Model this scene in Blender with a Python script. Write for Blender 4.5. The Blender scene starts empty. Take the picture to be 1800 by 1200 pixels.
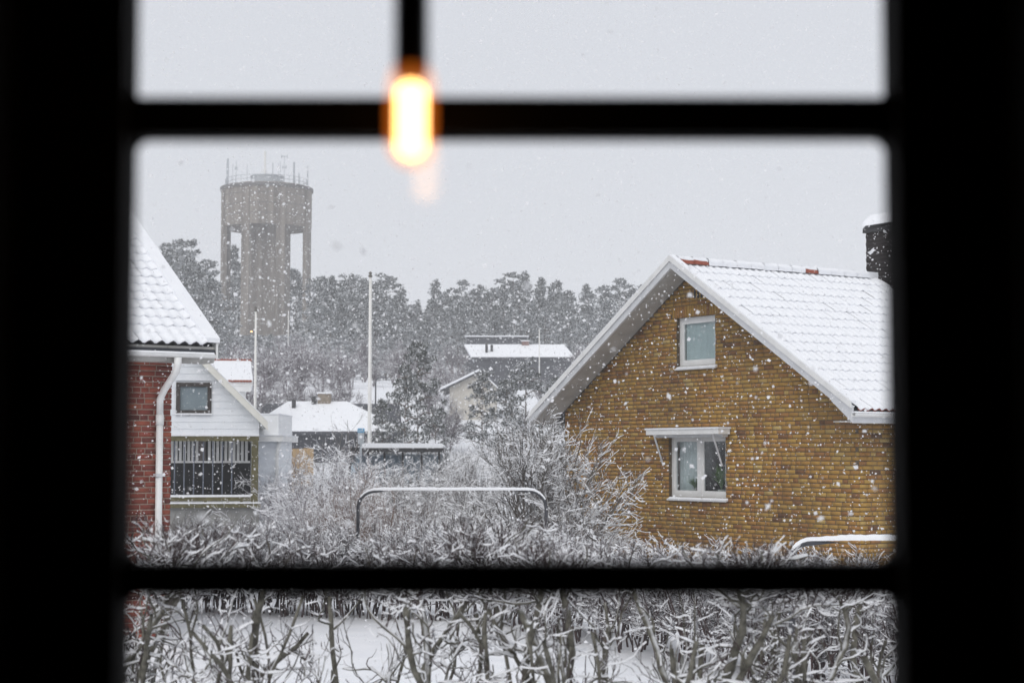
import bpy, math, random
import numpy as np
from mathutils import Vector

random.seed(7)
SC = bpy.context.scene
COL = SC.collection

# ------------------------------------------------------------------ camera
FPX = 3065.0                       # focal length in pixels of the 1800 px wide photograph
PITCH = math.atan(200 / FPX)
EYE = np.array([0.0, 0.0, 2.6])
cam_d = bpy.data.cameras.new('camera')
cam = bpy.data.objects.new('camera', cam_d)
COL.objects.link(cam)
cam.location = EYE
cam.rotation_euler = (math.pi / 2 + PITCH, 0, 0)
cam_d.sensor_width = 36
cam_d.lens = FPX / 1800 * 36
cam_d.clip_start = 0.02
cam_d.clip_end = 3000
cam_d.dof.use_dof = True
cam_d.dof.focus_distance = 19.0
cam_d.dof.aperture_fstop = 4.8
SC.camera = cam

# ------------------------------------------------------------------ sky, sun, exposure
SUN_EL, SUN_AZ = math.radians(48), math.radians(200)     # azimuth clockwise from +Y
world = bpy.data.worlds.new('World')
SC.world = world
world.use_nodes = True
wn = world.node_tree
wn.nodes.clear()
w_out = wn.nodes.new('ShaderNodeOutputWorld')
w_bg = wn.nodes.new('ShaderNodeBackground')
w_mix = wn.nodes.new('ShaderNodeMix')
w_mix.data_type = 'RGBA'
w_sky = wn.nodes.new('ShaderNodeTexSky')
w_sky.sky_type = 'NISHITA'
w_sky.sun_disc = False
w_sky.sun_elevation = SUN_EL
w_sky.sun_rotation = SUN_AZ
w_sky.air_density = 1.0
w_sky.dust_density = 4.0
w_mix.inputs[0].default_value = 0.93                       # closed cloud cover
w_mix.inputs[7].default_value = (6.5, 6.6, 7.05, 1)
wn.links.new(w_sky.outputs[0], w_mix.inputs[6])
wn.links.new(w_mix.outputs[2], w_bg.inputs[0])
w_bg.inputs[1].default_value = 0.1
wn.links.new(w_bg.outputs[0], w_out.inputs[0])
sun_d = bpy.data.lights.new('sun', 'SUN')
sun_d.energy = 1.2
sun_d.angle = math.radians(50)
sun_d.color = (1.0, 0.97, 0.93)
sun = bpy.data.objects.new('sun', sun_d)
COL.objects.link(sun)
sun.rotation_euler = (math.pi / 2 - SUN_EL, 0, -SUN_AZ + math.pi)
sun.location = (0, -20, 60)
vs = SC.view_settings
vs.view_transform = 'Standard'
vs.look = 'None'
vs.exposure = 0.25
vs.gamma = 1.0
SC.render.engine = 'CYCLES'
SC.cycles.use_denoising = True
SC.cycles.max_bounces = 7
SC.cycles.transparent_max_bounces = 24
SC.cycles.volume_bounces = 1
SC.cycles.caustics_reflective = False
SC.cycles.caustics_refractive = False

# ------------------------------------------------------------------ pixel helpers (1800x1200 photograph)
_UP = np.array([0, -math.sin(PITCH), math.cos(PITCH)])
_FW = np.array([0, math.cos(PITCH), math.sin(PITCH)])
def P(px, py, D):
    """point on the ray of a pixel at world depth Y = D"""
    d = _FW + (px - 900) / FPX * np.array([1.0, 0, 0]) + (600 - py) / FPX * _UP
    return EYE + d * (D / d[1])
def pix(p):
    d = np.asarray(p, float) - EYE
    z = d @ _FW
    return 900 + FPX * d[0] / z, 600 - FPX * (d @ _UP) / z
GP = np.array([(-60, 0), (60, 0), (80, .6), (100, 2.0), (120, 5.0), (150, 8.6), (170, 10.0), (250, 14), (320, 17), (500, 24), (1500, 24)], float)
def ground_z(x, y):
    return np.interp(y, GP[:, 0], GP[:, 1])

# ------------------------------------------------------------------ materials
MATS = {}
def nodemat(name):
    m = bpy.data.materials.new(name)
    m.use_nodes = True
    nt = m.node_tree
    b = nt.nodes['Principled BSDF']
    return m, nt, b
def noise(nt, scale, detail=3, vec=None, coord='Object'):
    n = nt.nodes.new('ShaderNodeTexNoise')
    n.inputs['Scale'].default_value = scale
    n.inputs['Detail'].default_value = detail
    tc = nt.nodes.new('ShaderNodeTexCoord' if coord != 'World' else 'ShaderNodeNewGeometry')
    nt.links.new(tc.outputs[coord if coord != 'World' else 'Position'], n.inputs['Vector'])
    return n
def ramp(nt, stops):
    r = nt.nodes.new('ShaderNodeValToRGB')
    el = r.color_ramp.elements
    while len(el) < len(stops):
        el.new(0.5)
    for e, (p, c) in zip(el, stops):
        e.position = p
        e.color = (*c, 1)
    return r
def bump(nt, b, src, strength, dist):
    bp = nt.nodes.new('ShaderNodeBump')
    bp.inputs['Strength'].default_value = strength
    bp.inputs['Distance'].default_value = dist
    nt.links.new(src, bp.inputs['Height'])
    nt.links.new(bp.outputs[0], b.inputs['Normal'])
def M_plain(name, c0, c1, scale=6, rough=0.6, bstr=0.0, bdist=0.01, metal=0.0, detail=4):
    if name in MATS:
        return MATS[name]
    m, nt, b = nodemat(name)
    n = noise(nt, scale, detail)
    r = ramp(nt, [(0.3, c0), (0.7, c1)])
    nt.links.new(n.outputs['Fac'], r.inputs[0])
    nt.links.new(r.outputs[0], b.inputs['Base Color'])
    b.inputs['Roughness'].default_value = rough
    b.inputs['Metallic'].default_value = metal
    if bstr:
        bump(nt, b, n.outputs['Fac'], bstr, bdist)
    MATS[name] = m
    return m
def M_tint(name, stops, grain=60, rough=0.75, bstr=0.4, stain=None):
    """colour from the per-piece attribute 'tint', with fine grain"""
    m, nt, b = nodemat(name)
    a = nt.nodes.new('ShaderNodeAttribute')
    a.attribute_name = 'tint'
    r = ramp(nt, stops)
    n = noise(nt, grain, 5, coord='World')
    ad = nt.nodes.new('ShaderNodeMath'); ad.operation = 'MULTIPLY_ADD'
    ad.inputs[1].default_value = 0.35; 
    nt.links.new(n.outputs['Fac'], ad.inputs[0])
    sb = nt.nodes.new('ShaderNodeMath'); sb.operation = 'SUBTRACT'; sb.inputs[1].default_value = 0.175
    nt.links.new(a.outputs['Fac'], sb.inputs[0])
    nt.links.new(sb.outputs[0], ad.inputs[2])
    nt.links.new(ad.outputs[0], r.inputs[0])
    # damp, weathered areas of the wall
    n3 = noise(nt, .55, 4, coord='World'); mr = nt.nodes.new('ShaderNodeMapRange')
    mr.inputs['From Min'].default_value = .35; mr.inputs['From Max'].default_value = .68
    mr.inputs['To Min'].default_value = .72; mr.inputs['To Max'].default_value = 1.08
    nt.links.new(n3.outputs['Fac'], mr.inputs['Value'])
    ml = nt.nodes.new('ShaderNodeVectorMath'); ml.operation = 'SCALE'
    nt.links.new(r.outputs[0], ml.inputs[0]); nt.links.new(mr.outputs[0], ml.inputs['Scale'])
    nt.links.new(ml.outputs[0], b.inputs['Base Color'])
    b.inputs['Roughness'].default_value = rough
    bump(nt, b, n.outputs['Fac'], bstr, 0.004)
    MATS[name] = m
    return m
def M_snowy(name, c0, c1, scale=8, lo=0.25, hi=0.7, amount=0.9, both=False, rough=0.75, tint=False, nscale=3.0, snow=(0.80, 0.815, 0.85)):
    """bark, needles or stone with settled snow where the surface looks upward"""
    m, nt, b = nodemat(name)
    n = noise(nt, scale, 3)
    r = ramp(nt, [(0.3, c0), (0.7, c1)])
    nt.links.new(n.outputs['Fac'], r.inputs[0])
    g = nt.nodes.new('ShaderNodeNewGeometry')
    sx = nt.nodes.new('ShaderNodeSeparateXYZ')
    nt.links.new(g.outputs['Normal'], sx.inputs[0])
    z = sx.outputs['Z']
    if both:
        ab = nt.nodes.new('ShaderNodeMath'); ab.operation = 'ABSOLUTE'
        nt.links.new(z, ab.inputs[0]); z = ab.outputs[0]
    n2 = noise(nt, nscale, 3)
    ad = nt.nodes.new('ShaderNodeMath'); ad.operation = 'MULTIPLY_ADD'
    ad.inputs[1].default_value = 0.7
    nt.links.new(n2.outputs['Fac'], ad.inputs[0]); nt.links.new(z, ad.inputs[2])
    mr = nt.nodes.new('ShaderNodeMapRange'); mr.interpolation_type = 'SMOOTHSTEP'
    mr.inputs['From Min'].default_value = lo + 0.35
    mr.inputs['From Max'].default_value = hi + 0.35
    mr.inputs['To Max'].default_value = amount
    nt.links.new(ad.outputs[0], mr.inputs['Value'])
    mx = nt.nodes.new('ShaderNodeMix'); mx.data_type = 'RGBA'
    nt.links.new(mr.outputs[0], mx.inputs[0])
    nt.links.new(r.outputs[0], mx.inputs[6])
    mx.inputs[7].default_value = (*snow, 1)
    nt.links.new(mx.outputs[2], b.inputs['Base Color'])
    b.inputs['Roughness'].default_value = rough
    b.inputs['Specular IOR Level'].default_value = 0.25
    MATS[name] = m
    return m
def M_glass(name, tintc=(0.93, 0.96, 0.97), ior=1.45):
    m = bpy.data.materials.new(name); m.use_nodes = True
    nt = m.node_tree; nt.nodes.clear()
    o = nt.nodes.new('ShaderNodeOutputMaterial')
    mix = nt.nodes.new('ShaderNodeMixShader')
    tr = nt.nodes.new('ShaderNodeBsdfTransparent'); tr.inputs[0].default_value = (*tintc, 1)
    gl = nt.nodes.new('ShaderNodeBsdfGlossy'); gl.inputs['Roughness'].default_value = 0.0
    lw = nt.nodes.new('ShaderNodeLayerWeight'); lw.inputs[0].default_value = 0.5
    pw = nt.nodes.new('ShaderNodeMath'); pw.operation = 'POWER'; pw.inputs[1].default_value = 5
    nt.links.new(lw.outputs['Facing'], pw.inputs[0])
    f0 = ((ior - 1) / (ior + 1)) ** 2
    fr = nt.nodes.new('ShaderNodeMath'); fr.operation = 'MULTIPLY_ADD'; fr.inputs[1].default_value = 1 - f0; fr.inputs[2].default_value = f0
    nt.links.new(pw.outputs[0], fr.inputs[0])
    nt.links.new(fr.outputs[0], mix.inputs[0])
    nt.links.new(tr.outputs[0], mix.inputs[1]); nt.links.new(gl.outputs[0], mix.inputs[2])
    nt.links.new(mix.outputs[0], o.inputs[0])
    MATS[name] = m
    return m
def M_emit(name, col, strength):
    m, nt, b = nodemat(name)
    b.inputs['Base Color'].default_value = (0.8, 0.7, 0.5, 1)
    b.inputs['Emission Color'].default_value = (*col, 1)
    b.inputs['Emission Strength'].default_value = strength
    MATS[name] = m
    return m

SNOW = M_plain('snow', (0.80, 0.815, 0.85), (0.85, 0.86, 0.885), 5, 0.65, 0.25, 0.02)
SNOW_G = M_plain('snow_ground', (0.77, 0.79, 0.83), (0.84, 0.85, 0.88), 2.2, 0.7, 0.5, 0.06, detail=6)
SNOW_T = M_plain('snow_twig', (0.80, 0.81, 0.845), (0.86, 0.865, 0.89), 30, 0.7)
FLAKE = M_plain('snowflake', (0.92, 0.92, 0.93), (0.95, 0.95, 0.96), 30, 0.9)
_nt = FLAKE.node_tree                      # loose ice crystals pass light on
_tl = _nt.nodes.new('ShaderNodeBsdfTranslucent'); _tl.inputs[0].default_value = (0.95, 0.95, 0.96, 1)
_mx = _nt.nodes.new('ShaderNodeMixShader'); _mx.inputs[0].default_value = 0.5
_nt.links.new(_nt.nodes['Principled BSDF'].outputs[0], _mx.inputs[1]); _nt.links.new(_tl.outputs[0], _mx.inputs[2])
_tp = _nt.nodes.new('ShaderNodeBsdfTransparent')
_m2 = _nt.nodes.new('ShaderNodeMixShader'); _m2.inputs[0].default_value = 0.15
_nt.links.new(_mx.outputs[0], _m2.inputs[1]); _nt.links.new(_tp.outputs[0], _m2.inputs[2])
_nt.links.new(_m2.outputs[0], _nt.nodes['Material Output'].inputs[0])
BARK = M_snowy('bark', (0.06, 0.056, 0.046), (0.21, 0.20, 0.165), 28, 0.35, 0.8, 0.9, nscale=14)
TWIG = M_snowy('twig', (0.045, 0.032, 0.034), (0.10, 0.07, 0.066), 18, 0.65, 1.0, 0.7, nscale=20)
TWIG_GREY = M_snowy('twig_grey', (0.09, 0.08, 0.072), (0.18, 0.16, 0.14), 10, 0.4, 0.9, 0.8, nscale=12)
TWIG_PURPLE = M_snowy('twig_purple', (0.10, 0.08, 0.095), (0.20, 0.165, 0.18), 8, 0.35, 0.9, 0.75, nscale=8)
TWIG_BROWN = M_snowy('twig_brown', (0.14, 0.085, 0.06), (0.27, 0.17, 0.12), 8, 0.45, 0.95, 0.75, nscale=8)
NEEDLE = M_snowy('needle', (0.026, 0.034, 0.03), (0.06, 0.07, 0.062), 1.2, 0.34, 0.95, 0.8, both=True, nscale=0.9)
NEEDLE_DARK = M_snowy('needle_dark', (0.02, 0.026, 0.021), (0.055, 0.063, 0.048), 1.6, 0.3, 0.95, 0.75, both=True, nscale=1.2)
PINE_BARK = M_snowy('pine_bark', (0.08, 0.06, 0.05), (0.16, 0.12, 0.09), 3, 0.6, 0.95, 0.6)
OCHRE = M_tint('ochre_brick', [(0.0, (0.12, 0.055, 0.022)), (0.2, (0.26, 0.115, 0.032)), (0.36, (0.35, 0.165, 0.036)), (0.55, (0.385, 0.21, 0.038)), (0.8, (0.43, 0.26, 0.055)), (1.0, (0.48, 0.34, 0.12))], 45, bstr=.2)
REDB = M_tint('red_brick', [(0.0, (0.07, 0.018, 0.014)), (0.35, (0.19, 0.035, 0.022)), (0.7, (0.27, 0.055, 0.03)), (1.0, (0.34, 0.10, 0.055))], 45)
MORTAR_D = M_plain('mortar_dark', (0.09, 0.066, 0.042), (0.14, 0.105, 0.068), 30, 0.9, 0.3, 0.004)
MORTAR_L = M_plain('mortar_light', (0.26, 0.2, 0.16), (0.36, 0.29, 0.24), 30, 0.9, 0.3, 0.004)
WHITE = M_plain('white_paint', (0.70, 0.70, 0.69), (0.80, 0.80, 0.79), 4, 0.45)
CREAM = M_plain('cream_paint', (0.68, 0.67, 0.61), (0.76, 0.75, 0.69), 4, 0.5)
SIDING = M_plain('white_siding', (0.74, 0.77, 0.81), (0.81, 0.835, 0.865), 3, 0.5, 0.05, 0.01)
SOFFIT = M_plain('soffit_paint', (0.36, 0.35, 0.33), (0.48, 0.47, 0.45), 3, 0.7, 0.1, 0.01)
BARGE = M_plain('barge_paint', (0.54, 0.55, 0.57), (0.66, 0.67, 0.69), 3, 0.5)
TERRA = M_plain('terracotta', (0.20, 0.045, 0.025), (0.34, 0.09, 0.05), 14, 0.8, 0.3, 0.005)
TILE_DARK = M_plain('tile_dark', (0.02, 0.02, 0.026), (0.05, 0.045, 0.05), 14, 0.7)
BLACKM = M_plain('black_metal', (0.012, 0.012, 0.014), (0.028, 0.027, 0.028), 8, 0.5)
DARKB = M_plain('dark_brick', (0.007, 0.005, 0.005), (0.02, 0.011, 0.009), 30, 0.8)
STEEL = M_plain('dark_steel', (0.045, 0.047, 0.055), (0.085, 0.088, 0.10), 12, 0.45, metal=0.3)
STEELB = M_plain('blue_steel', (0.10, 0.115, 0.15), (0.16, 0.18, 0.22), 12, 0.5)
GALV = M_plain('galvanised', (0.34, 0.37, 0.40), (0.48, 0.51, 0.54), 5, 0.5)
OLIVE = M_plain('olive_wood', (0.075, 0.068, 0.03), (0.15, 0.135, 0.065), 10, 0.8, 0.2, 0.005)
CONC = M_plain('tower_concrete', (0.12, 0.102, 0.086), (0.28, 0.245, 0.21), 0.5, 0.9, 0.2, 0.05, detail=8)
_nt = CONC.node_tree
_ns = [n for n in _nt.nodes if n.type == 'TEX_NOISE'][0]
_mp = _nt.nodes.new('ShaderNodeMapping'); _mp.inputs['Scale'].default_value = (2.6, 2.6, .16)
_tc = [n for n in _nt.nodes if n.type == 'TEX_COORD'][0]
_nt.links.new(_tc.outputs['Object'], _mp.inputs[0]); _nt.links.new(_mp.outputs[0], _ns.inputs['Vector'])
CONC_D = M_plain('tower_concrete_edge', (0.10, 0.095, 0.095), (0.16, 0.15, 0.145), 0.6, 0.9)
CONCG = M_plain('grey_plinth', (0.20, 0.20, 0.195), (0.30, 0.30, 0.29), 4, 0.9, 0.2, 0.01)
CHARC = M_plain('charcoal_boards', (0.035, 0.038, 0.048), (0.065, 0.068, 0.08), 3, 0.8)
BEIGE = M_plain('beige_render', (0.45, 0.42, 0.37), (0.54, 0.51, 0.46), 3, 0.9)
TANW = M_plain('tan_wood', (0.36, 0.24, 0.12), (0.50, 0.35, 0.19), 6, 0.8)
DARKW = M_plain('dark_window_frame', (0.028, 0.022, 0.02), (0.055, 0.045, 0.04), 12, 0.6)
ROOMM = M_plain('room_dark_paint', (0.004, 0.004, 0.0042), (0.007, 0.007, 0.007), 3, 0.8)
for _m in (ROOMM,): _m.node_tree.nodes['Principled BSDF'].inputs['Specular IOR Level'].default_value = 0.05
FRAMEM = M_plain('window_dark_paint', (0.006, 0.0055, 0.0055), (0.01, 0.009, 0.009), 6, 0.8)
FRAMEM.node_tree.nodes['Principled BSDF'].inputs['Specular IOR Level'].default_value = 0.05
GLASS = M_glass('window_glass', (0.985, 0.99, 0.99), 1.38)
GLASS_H = M_glass('house_glass', (0.93, 0.96, 0.965), 1.6)
GLASS_S = M_glass('shelter_glass', (0.75, 0.82, 0.86), 1.5)
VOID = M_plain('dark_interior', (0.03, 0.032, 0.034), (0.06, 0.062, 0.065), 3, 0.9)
CURT = M_plain('sheer_curtain', (0.45, 0.5, 0.5), (0.7, 0.74, 0.74), 5, 0.9)
BLIND = M_plain('blind_slat', (0.58, 0.70, 0.71), (0.66, 0.77, 0.77), 5, 0.6)
LEAF = M_plain('leaf_green', (0.06, 0.13, 0.035), (0.13, 0.24, 0.07), 20, 0.5)
POT = M_plain('pot_white', (0.55, 0.55, 0.53), (0.65, 0.65, 0.62), 10, 0.5)
BLUE = M_plain('sign_blue', (0.02, 0.25, 0.48), (0.03, 0.30, 0.55), 10, 0.5)
POLEW = M_plain('pole_white', (0.70, 0.69, 0.66), (0.80, 0.79, 0.76), 3, 0.45)
GOLD = M_plain('finial_metal', (0.10, 0.095, 0.085), (0.16, 0.15, 0.13), 8, 0.4, metal=0.5)
BULB = M_emit('bulb_glow', (1.0, 0.53, 0.19), 6.0)
AMBER = M_emit('amber_glow', (1.0, 0.5, 0.15), 6.0)

# ------------------------------------------------------------------ object helpers
def make_obj(name, me, parent=None, loc=(0, 0, 0), rot=(0, 0, 0), scale=(1, 1, 1)):
    o = bpy.data.objects.new(name, me)
    COL.objects.link(o)
    o.parent = parent
    o.location = loc; o.rotation_euler = rot; o.scale = scale
    return o
def tag(o, label, cat, group=None, kind=None):
    if label: o['label'] = label
    if cat: o['category'] = cat
    if group: o['group'] = group
    if kind: o['kind'] = kind
    return o
def thing(name, label, cat, loc=(0, 0, 0), rz=0, group=None):
    return tag(make_obj(name, None, None, tuple(loc), (0, 0, rz)), label, cat, group)
def np_mesh(name, V, faces, mats, midx=None, smooth=False, tint=None):
    """V (n,3); faces: list of int arrays (m,k) each of one polygon size"""
    me = bpy.data.meshes.new(name)
    V = np.ascontiguousarray(V, np.float32).reshape(-1, 3)
    faces = [np.asarray(f, np.int32) for f in faces if len(f)]
    me.vertices.add(len(V)); me.vertices.foreach_set('co', V.ravel())
    nl = sum(f.size for f in faces); nf = sum(len(f) for f in faces)
    me.loops.add(nl); me.loops.foreach_set('vertex_index', np.concatenate([f.ravel() for f in faces]))
    me.polygons.add(nf)
    tot = np.concatenate([np.full(len(f), f.shape[1], np.int32) for f in faces])
    st = np.concatenate([[0], np.cumsum(tot)[:-1]]).astype(np.int32)
    me.polygons.foreach_set('loop_start', st)
    for m in (mats if isinstance(mats, (list, tuple)) else [mats]):
        me.materials.append(m)
    if midx is not None:
        me.polygons.foreach_set('material_index', np.asarray(midx, np.int32))
    if smooth:
        me.polygons.foreach_set('use_smooth', np.ones(nf, bool))
    if tint is not None:
        a = me.attributes.new('tint', 'FLOAT', 'POINT')
        a.data.foreach_set('value', np.asarray(tint, np.float32))
    me.update(calc_edges=True)
    me.validate()
    return me
class MB:
    """collects simple solids into one mesh"""
    def __init__(s): s.v = []; s.f = []; s.m = []
    def add(s, vs_, fs, m=0):
        n = len(s.v); s.v += [tuple(map(float, p)) for p in vs_]
        for f in fs: s.f.append(tuple(i + n for i in f)); s.m.append(m)
        return s
    def box(s, x0, x1, y0, y1, z0, z1, m=0):
        return s.add([(x0, y0, z0), (x1, y0, z0), (x1, y1, z0), (x0, y1, z0), (x0, y0, z1), (x1, y0, z1), (x1, y1, z1), (x0, y1, z1)],
                     [(0, 3, 2, 1), (4, 5, 6, 7), (0, 1, 5, 4), (1, 2, 6, 5), (2, 3, 7, 6), (3, 0, 4, 7)], m)
    def prism(s, poly, axis, a0, a1, m=0):
        """poly of 2D points in the two other axes (order x,y,z minus axis), extruded along axis"""
        n = len(poly)
        def mk(p, a):
            return {'x': (a, p[0], p[1]), 'y': (p[0], a, p[1]), 'z': (p[0], p[1], a)}[axis]
        vs_ = [mk(p, a0) for p in poly] + [mk(p, a1) for p in poly]
        fs = [tuple(range(n))[::-1], tuple(range(n, 2 * n))] + [(i, (i + 1) % n, n + (i + 1) % n, n + i) for i in range(n)]
        return s.add(vs_, fs, m)
    def beam(s, p0, p1, w, h, up=(0, 0, 1), m=0):
        p0 = Vector(p0); p1 = Vector(p1); d = (p1 - p0).normalized(); u = Vector(up)
        sd = d.cross(u).normalized(); u = sd.cross(d).normalized()
        vs_ = [p + sd * (a * w / 2) + u * (b * h / 2) for p in (p0, p1) for a, b in ((-1, -1), (1, -1), (1, 1), (-1, 1))]
        return s.add(vs_, [(0, 1, 2, 3), (7, 6, 5, 4), (0, 4, 5, 1), (1, 5, 6, 2), (2, 6, 7, 3), (3, 7, 4, 0)], m)
    def tube(s, pts, r, k=8, m=0, caps=True):
        pts = [Vector(p) for p in pts]
        rs = r if isinstance(r, (list, tuple)) else [r] * len(pts)
        n0 = len(s.v); ref = None
        for i, p in enumerate(pts):
            d = (pts[min(i + 1, len(pts) - 1)] - pts[max(i - 1, 0)]).normalized()
            if ref is None:
                ref = Vector((1, 0, 0)) if abs(d.x) < .9 else Vector((0, 1, 0))
            a = d.cross(ref).normalized(); b = d.cross(a).normalized(); ref = -b if False else ref
            for j in range(k):
                t = 2 * math.pi * j / k
                q = p + (a * math.cos(t) + b * math.sin(t)) * rs[i]
                s.v.append((q.x, q.y, q.z))
        for i in range(len(pts) - 1):
            for j in range(k):
                s.f.append((n0 + i * k + j, n0 + i * k + (j + 1) % k, n0 + (i + 1) * k + (j + 1) % k, n0 + (i + 1) * k + j)); s.m.append(m)
        if caps:
            s.f.append(tuple(n0 + j for j in range(k))[::-1]); s.m.append(m)
            e = n0 + (len(pts) - 1) * k
            s.f.append(tuple(e + j for j in range(k))); s.m.append(m)
        return s
    def lathe(s, prof, c=(0, 0, 0), k=24, m=0):
        """prof of (radius, z)"""
        n0 = len(s.v)
        for r, z in prof:
            for j in range(k):
                t = 2 * math.pi * j / k
                s.v.append((c[0] + r * math.cos(t), c[1] + r * math.sin(t), c[2] + z))
        for i in range(len(prof) - 1):
            for j in range(k):
                s.f.append((n0 + i * k + j, n0 + i * k + (j + 1) % k, n0 + (i + 1) * k + (j + 1) % k, n0 + (i + 1) * k + j)); s.m.append(m)
        return s
    def mesh(s, name, mats, smooth=False):
        me = bpy.data.meshes.new(name)
        me.from_pydata(s.v, [], s.f)
        for m in (mats if isinstance(mats, (list, tuple)) else [mats]): me.materials.append(m)
        me.polygons.foreach_set('material_index', s.m)
        if smooth: me.polygons.foreach_set('use_smooth', [True] * len(s.f))
        me.update()
        return me
    def obj(s, name, mats, parent=None, smooth=False, **k):
        return make_obj(name, s.mesh(name, mats, smooth), parent, **k)
def copy_tree(root, **kw):
    r = root.copy(); COL.objects.link(r)
    for k, v in kw.items(): setattr(r, k, v)
    for ch in root.children:
        c = ch.copy(); COL.objects.link(c); c.parent = r
        for g in ch.children:
            d = g.copy(); COL.objects.link(d); d.parent = c
    return r
BOXF = np.array([(0, 3, 2, 1), (4, 5, 6, 7), (0, 1, 5, 4), (1, 2, 6, 5), (2, 3, 7, 6), (3, 0, 4, 7)])
def boxes_mesh(name, B, mats, tint=None):
    """B (n,6) of x0,x1,y0,y1,z0,z1 joined in one mesh"""
    B = np.asarray(B, float)
    idx = [(0, 2, 4), (1, 2, 4), (1, 3, 4), (0, 3, 4), (0, 2, 5), (1, 2, 5), (1, 3, 5), (0, 3, 5)]
    V = np.stack([np.stack([B[:, a], B[:, b], B[:, c]], 1) for a, b, c in idx], 1).reshape(-1, 3)
    Fc = (BOXF[None] + 8 * np.arange(len(B))[:, None, None]).reshape(-1, 4)
    return np_mesh(name, V, [Fc], mats, tint=None if tint is None else np.repeat(tint, 8))

# ================================================================== GROUND
def axis_pts(a, b, fine, grow_, mid0, mid1):
    pts = list(np.arange(mid0, mid1 + 1e-6, fine))
    s = fine; x = mid1
    while x < b: s *= grow_; x += s; pts.append(x)
    s = fine; x = mid0
    while x > a: s *= grow_; x -= s; pts.insert(0, x)
    return np.array(pts)
gx = axis_pts(-420, 420, .35, 1.09, -8, 8)
gy = axis_pts(-60, 540, .35, 1.05, 4, 34)
GX, GY = np.meshgrid(gx, gy)
rng = np.random.default_rng(3)
GZ = ground_z(GX, GY) + .035 * np.sin(GX * .9 + 1.3 * np.sin(GY * .5)) * np.cos(GY * .7) + rng.normal(0, .006, GX.shape)
GZ += np.clip((GY - 70) / 100, 0, 1) * 1.0 * np.sin(GX * .05 + 1) * np.sin(GY * .03)
ny, nx = GX.shape
ii = np.arange(ny * nx).reshape(ny, nx)
gf = np.stack([ii[:-1, :-1], ii[:-1, 1:], ii[1:, 1:], ii[1:, :-1]], -1).reshape(-1, 4)
ground = make_obj('ground', np_mesh('ground', np.stack([GX, GY, GZ], -1), [gf], SNOW_G, smooth=True))
tag(ground, 'snow covered lawn and hillside', 'ground', kind='structure')

# ================================================================== ROOM AND WINDOW (the photograph is taken through it)
WY = 1.15                                       # plane of the glazing bars
xl, xr = P(228, 600, WY)[0], P(1567, 600, WY)[0]
zt1, zt0 = P(900, 178, WY)[2], P(900, 243, WY)[2]     # upper bar
zb1, zb0 = P(900, 986, WY)[2], P(900, 1045, WY)[2]    # lower bar
row = zt0 - zb1
ztop, zbot = zt1 + row, zb0 - row
fw = 0.07                                       # frame width
def slab(name, *b):
    o = MB().box(*b).obj(name, ROOMM); tag(o, None, None, kind='structure'); return o
RX0, RX1, RY0, RZ0, RZ1 = -2.2, 2.4, -3.2, 1.05, 3.7
w = MB()
w.box(RX0, xl - fw + .003, 0.98, 1.13, 0, RZ1); w.box(xr + fw - .003, RX1, 0.98, 1.13, 0, RZ1)
w.box(xl - fw + .003, xr + fw - .003, 0.98, 1.13, 0, zbot - fw + .003); w.box(xl - fw + .003, xr + fw - .003, 0.98, 1.13, ztop + fw - .003, RZ1)
tag(w.obj('room_wall_front', ROOMM), None, None, kind='structure')
slab('room_wall_back', RX0, RX1, RY0 - .15, RY0, 0, RZ1)
slab('room_wall_left', RX0 - .15, RX0 - .002, RY0 - .15, 1.13, 0, RZ1)
slab('room_wall_right', RX1 + .002, RX1 + .15, RY0 - .15, 1.13, 0, RZ1)
slab('room_floor', RX0, RX1, RY0, .978, RZ0 - .15, RZ0)
slab('room_ceiling', RX0 - .15, RX1 + .15, RY0 - .15, 1.13, RZ1 + .002, RZ1 + .2)
win = thing('casement_window', 'dark framed window with glazing bars that the garden is seen through', 'window', (0, WY, zbot - fw))
zo = -(zbot - fw)
m = MB()
m.box(xl - fw, xl, -.03, .016, zbot - fw + zo, ztop + fw + zo); m.box(xr, xr + fw, -.03, .016, zbot - fw + zo, ztop + fw + zo)
m.box(xl, xr, -.03, .016, zbot - fw + zo, zbot + zo); m.box(xl, xr, -.03, .016, ztop + zo, ztop + fw + zo)
FR = .0105                                      # routed corners of the panes are rounded
for za_, zb_ in ((zbot, zb0), (zb1, zt0), (zt1, ztop)):
    for cx_, sx_ in ((xl, 1), (xr, -1)):
        for cz_, sz_ in ((za_, 1), (zb_, -1)):
            pl = [(cx_ - sx_ * .002, cz_ + zo - sz_ * .002)] + [(cx_ + sx_ * FR * (1 - math.sin(t_)), cz_ + zo + sz_ * FR * (1 - math.cos(t_))) for t_ in np.linspace(0, math.pi / 2, 7)]
            m.prism(pl, 'y', -.012, .012)
m.obj('frame', FRAMEM, win)
MB().box(xl, xr, -.014, .014, zt0 + zo, zt1 + zo).obj('glazing_bar', FRAMEM, win)
MB().box(xl, xr, -.014, .014, zb0 + zo, zb1 + zo).obj('glazing_bar', FRAMEM, win)
for a, b in ((zbot, zb0), (zb1, zt0), (zt1, ztop)):
    MB().box(xl, xr, -.002, .002, a + zo, b + zo).obj('pane', GLASS, win)
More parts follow.
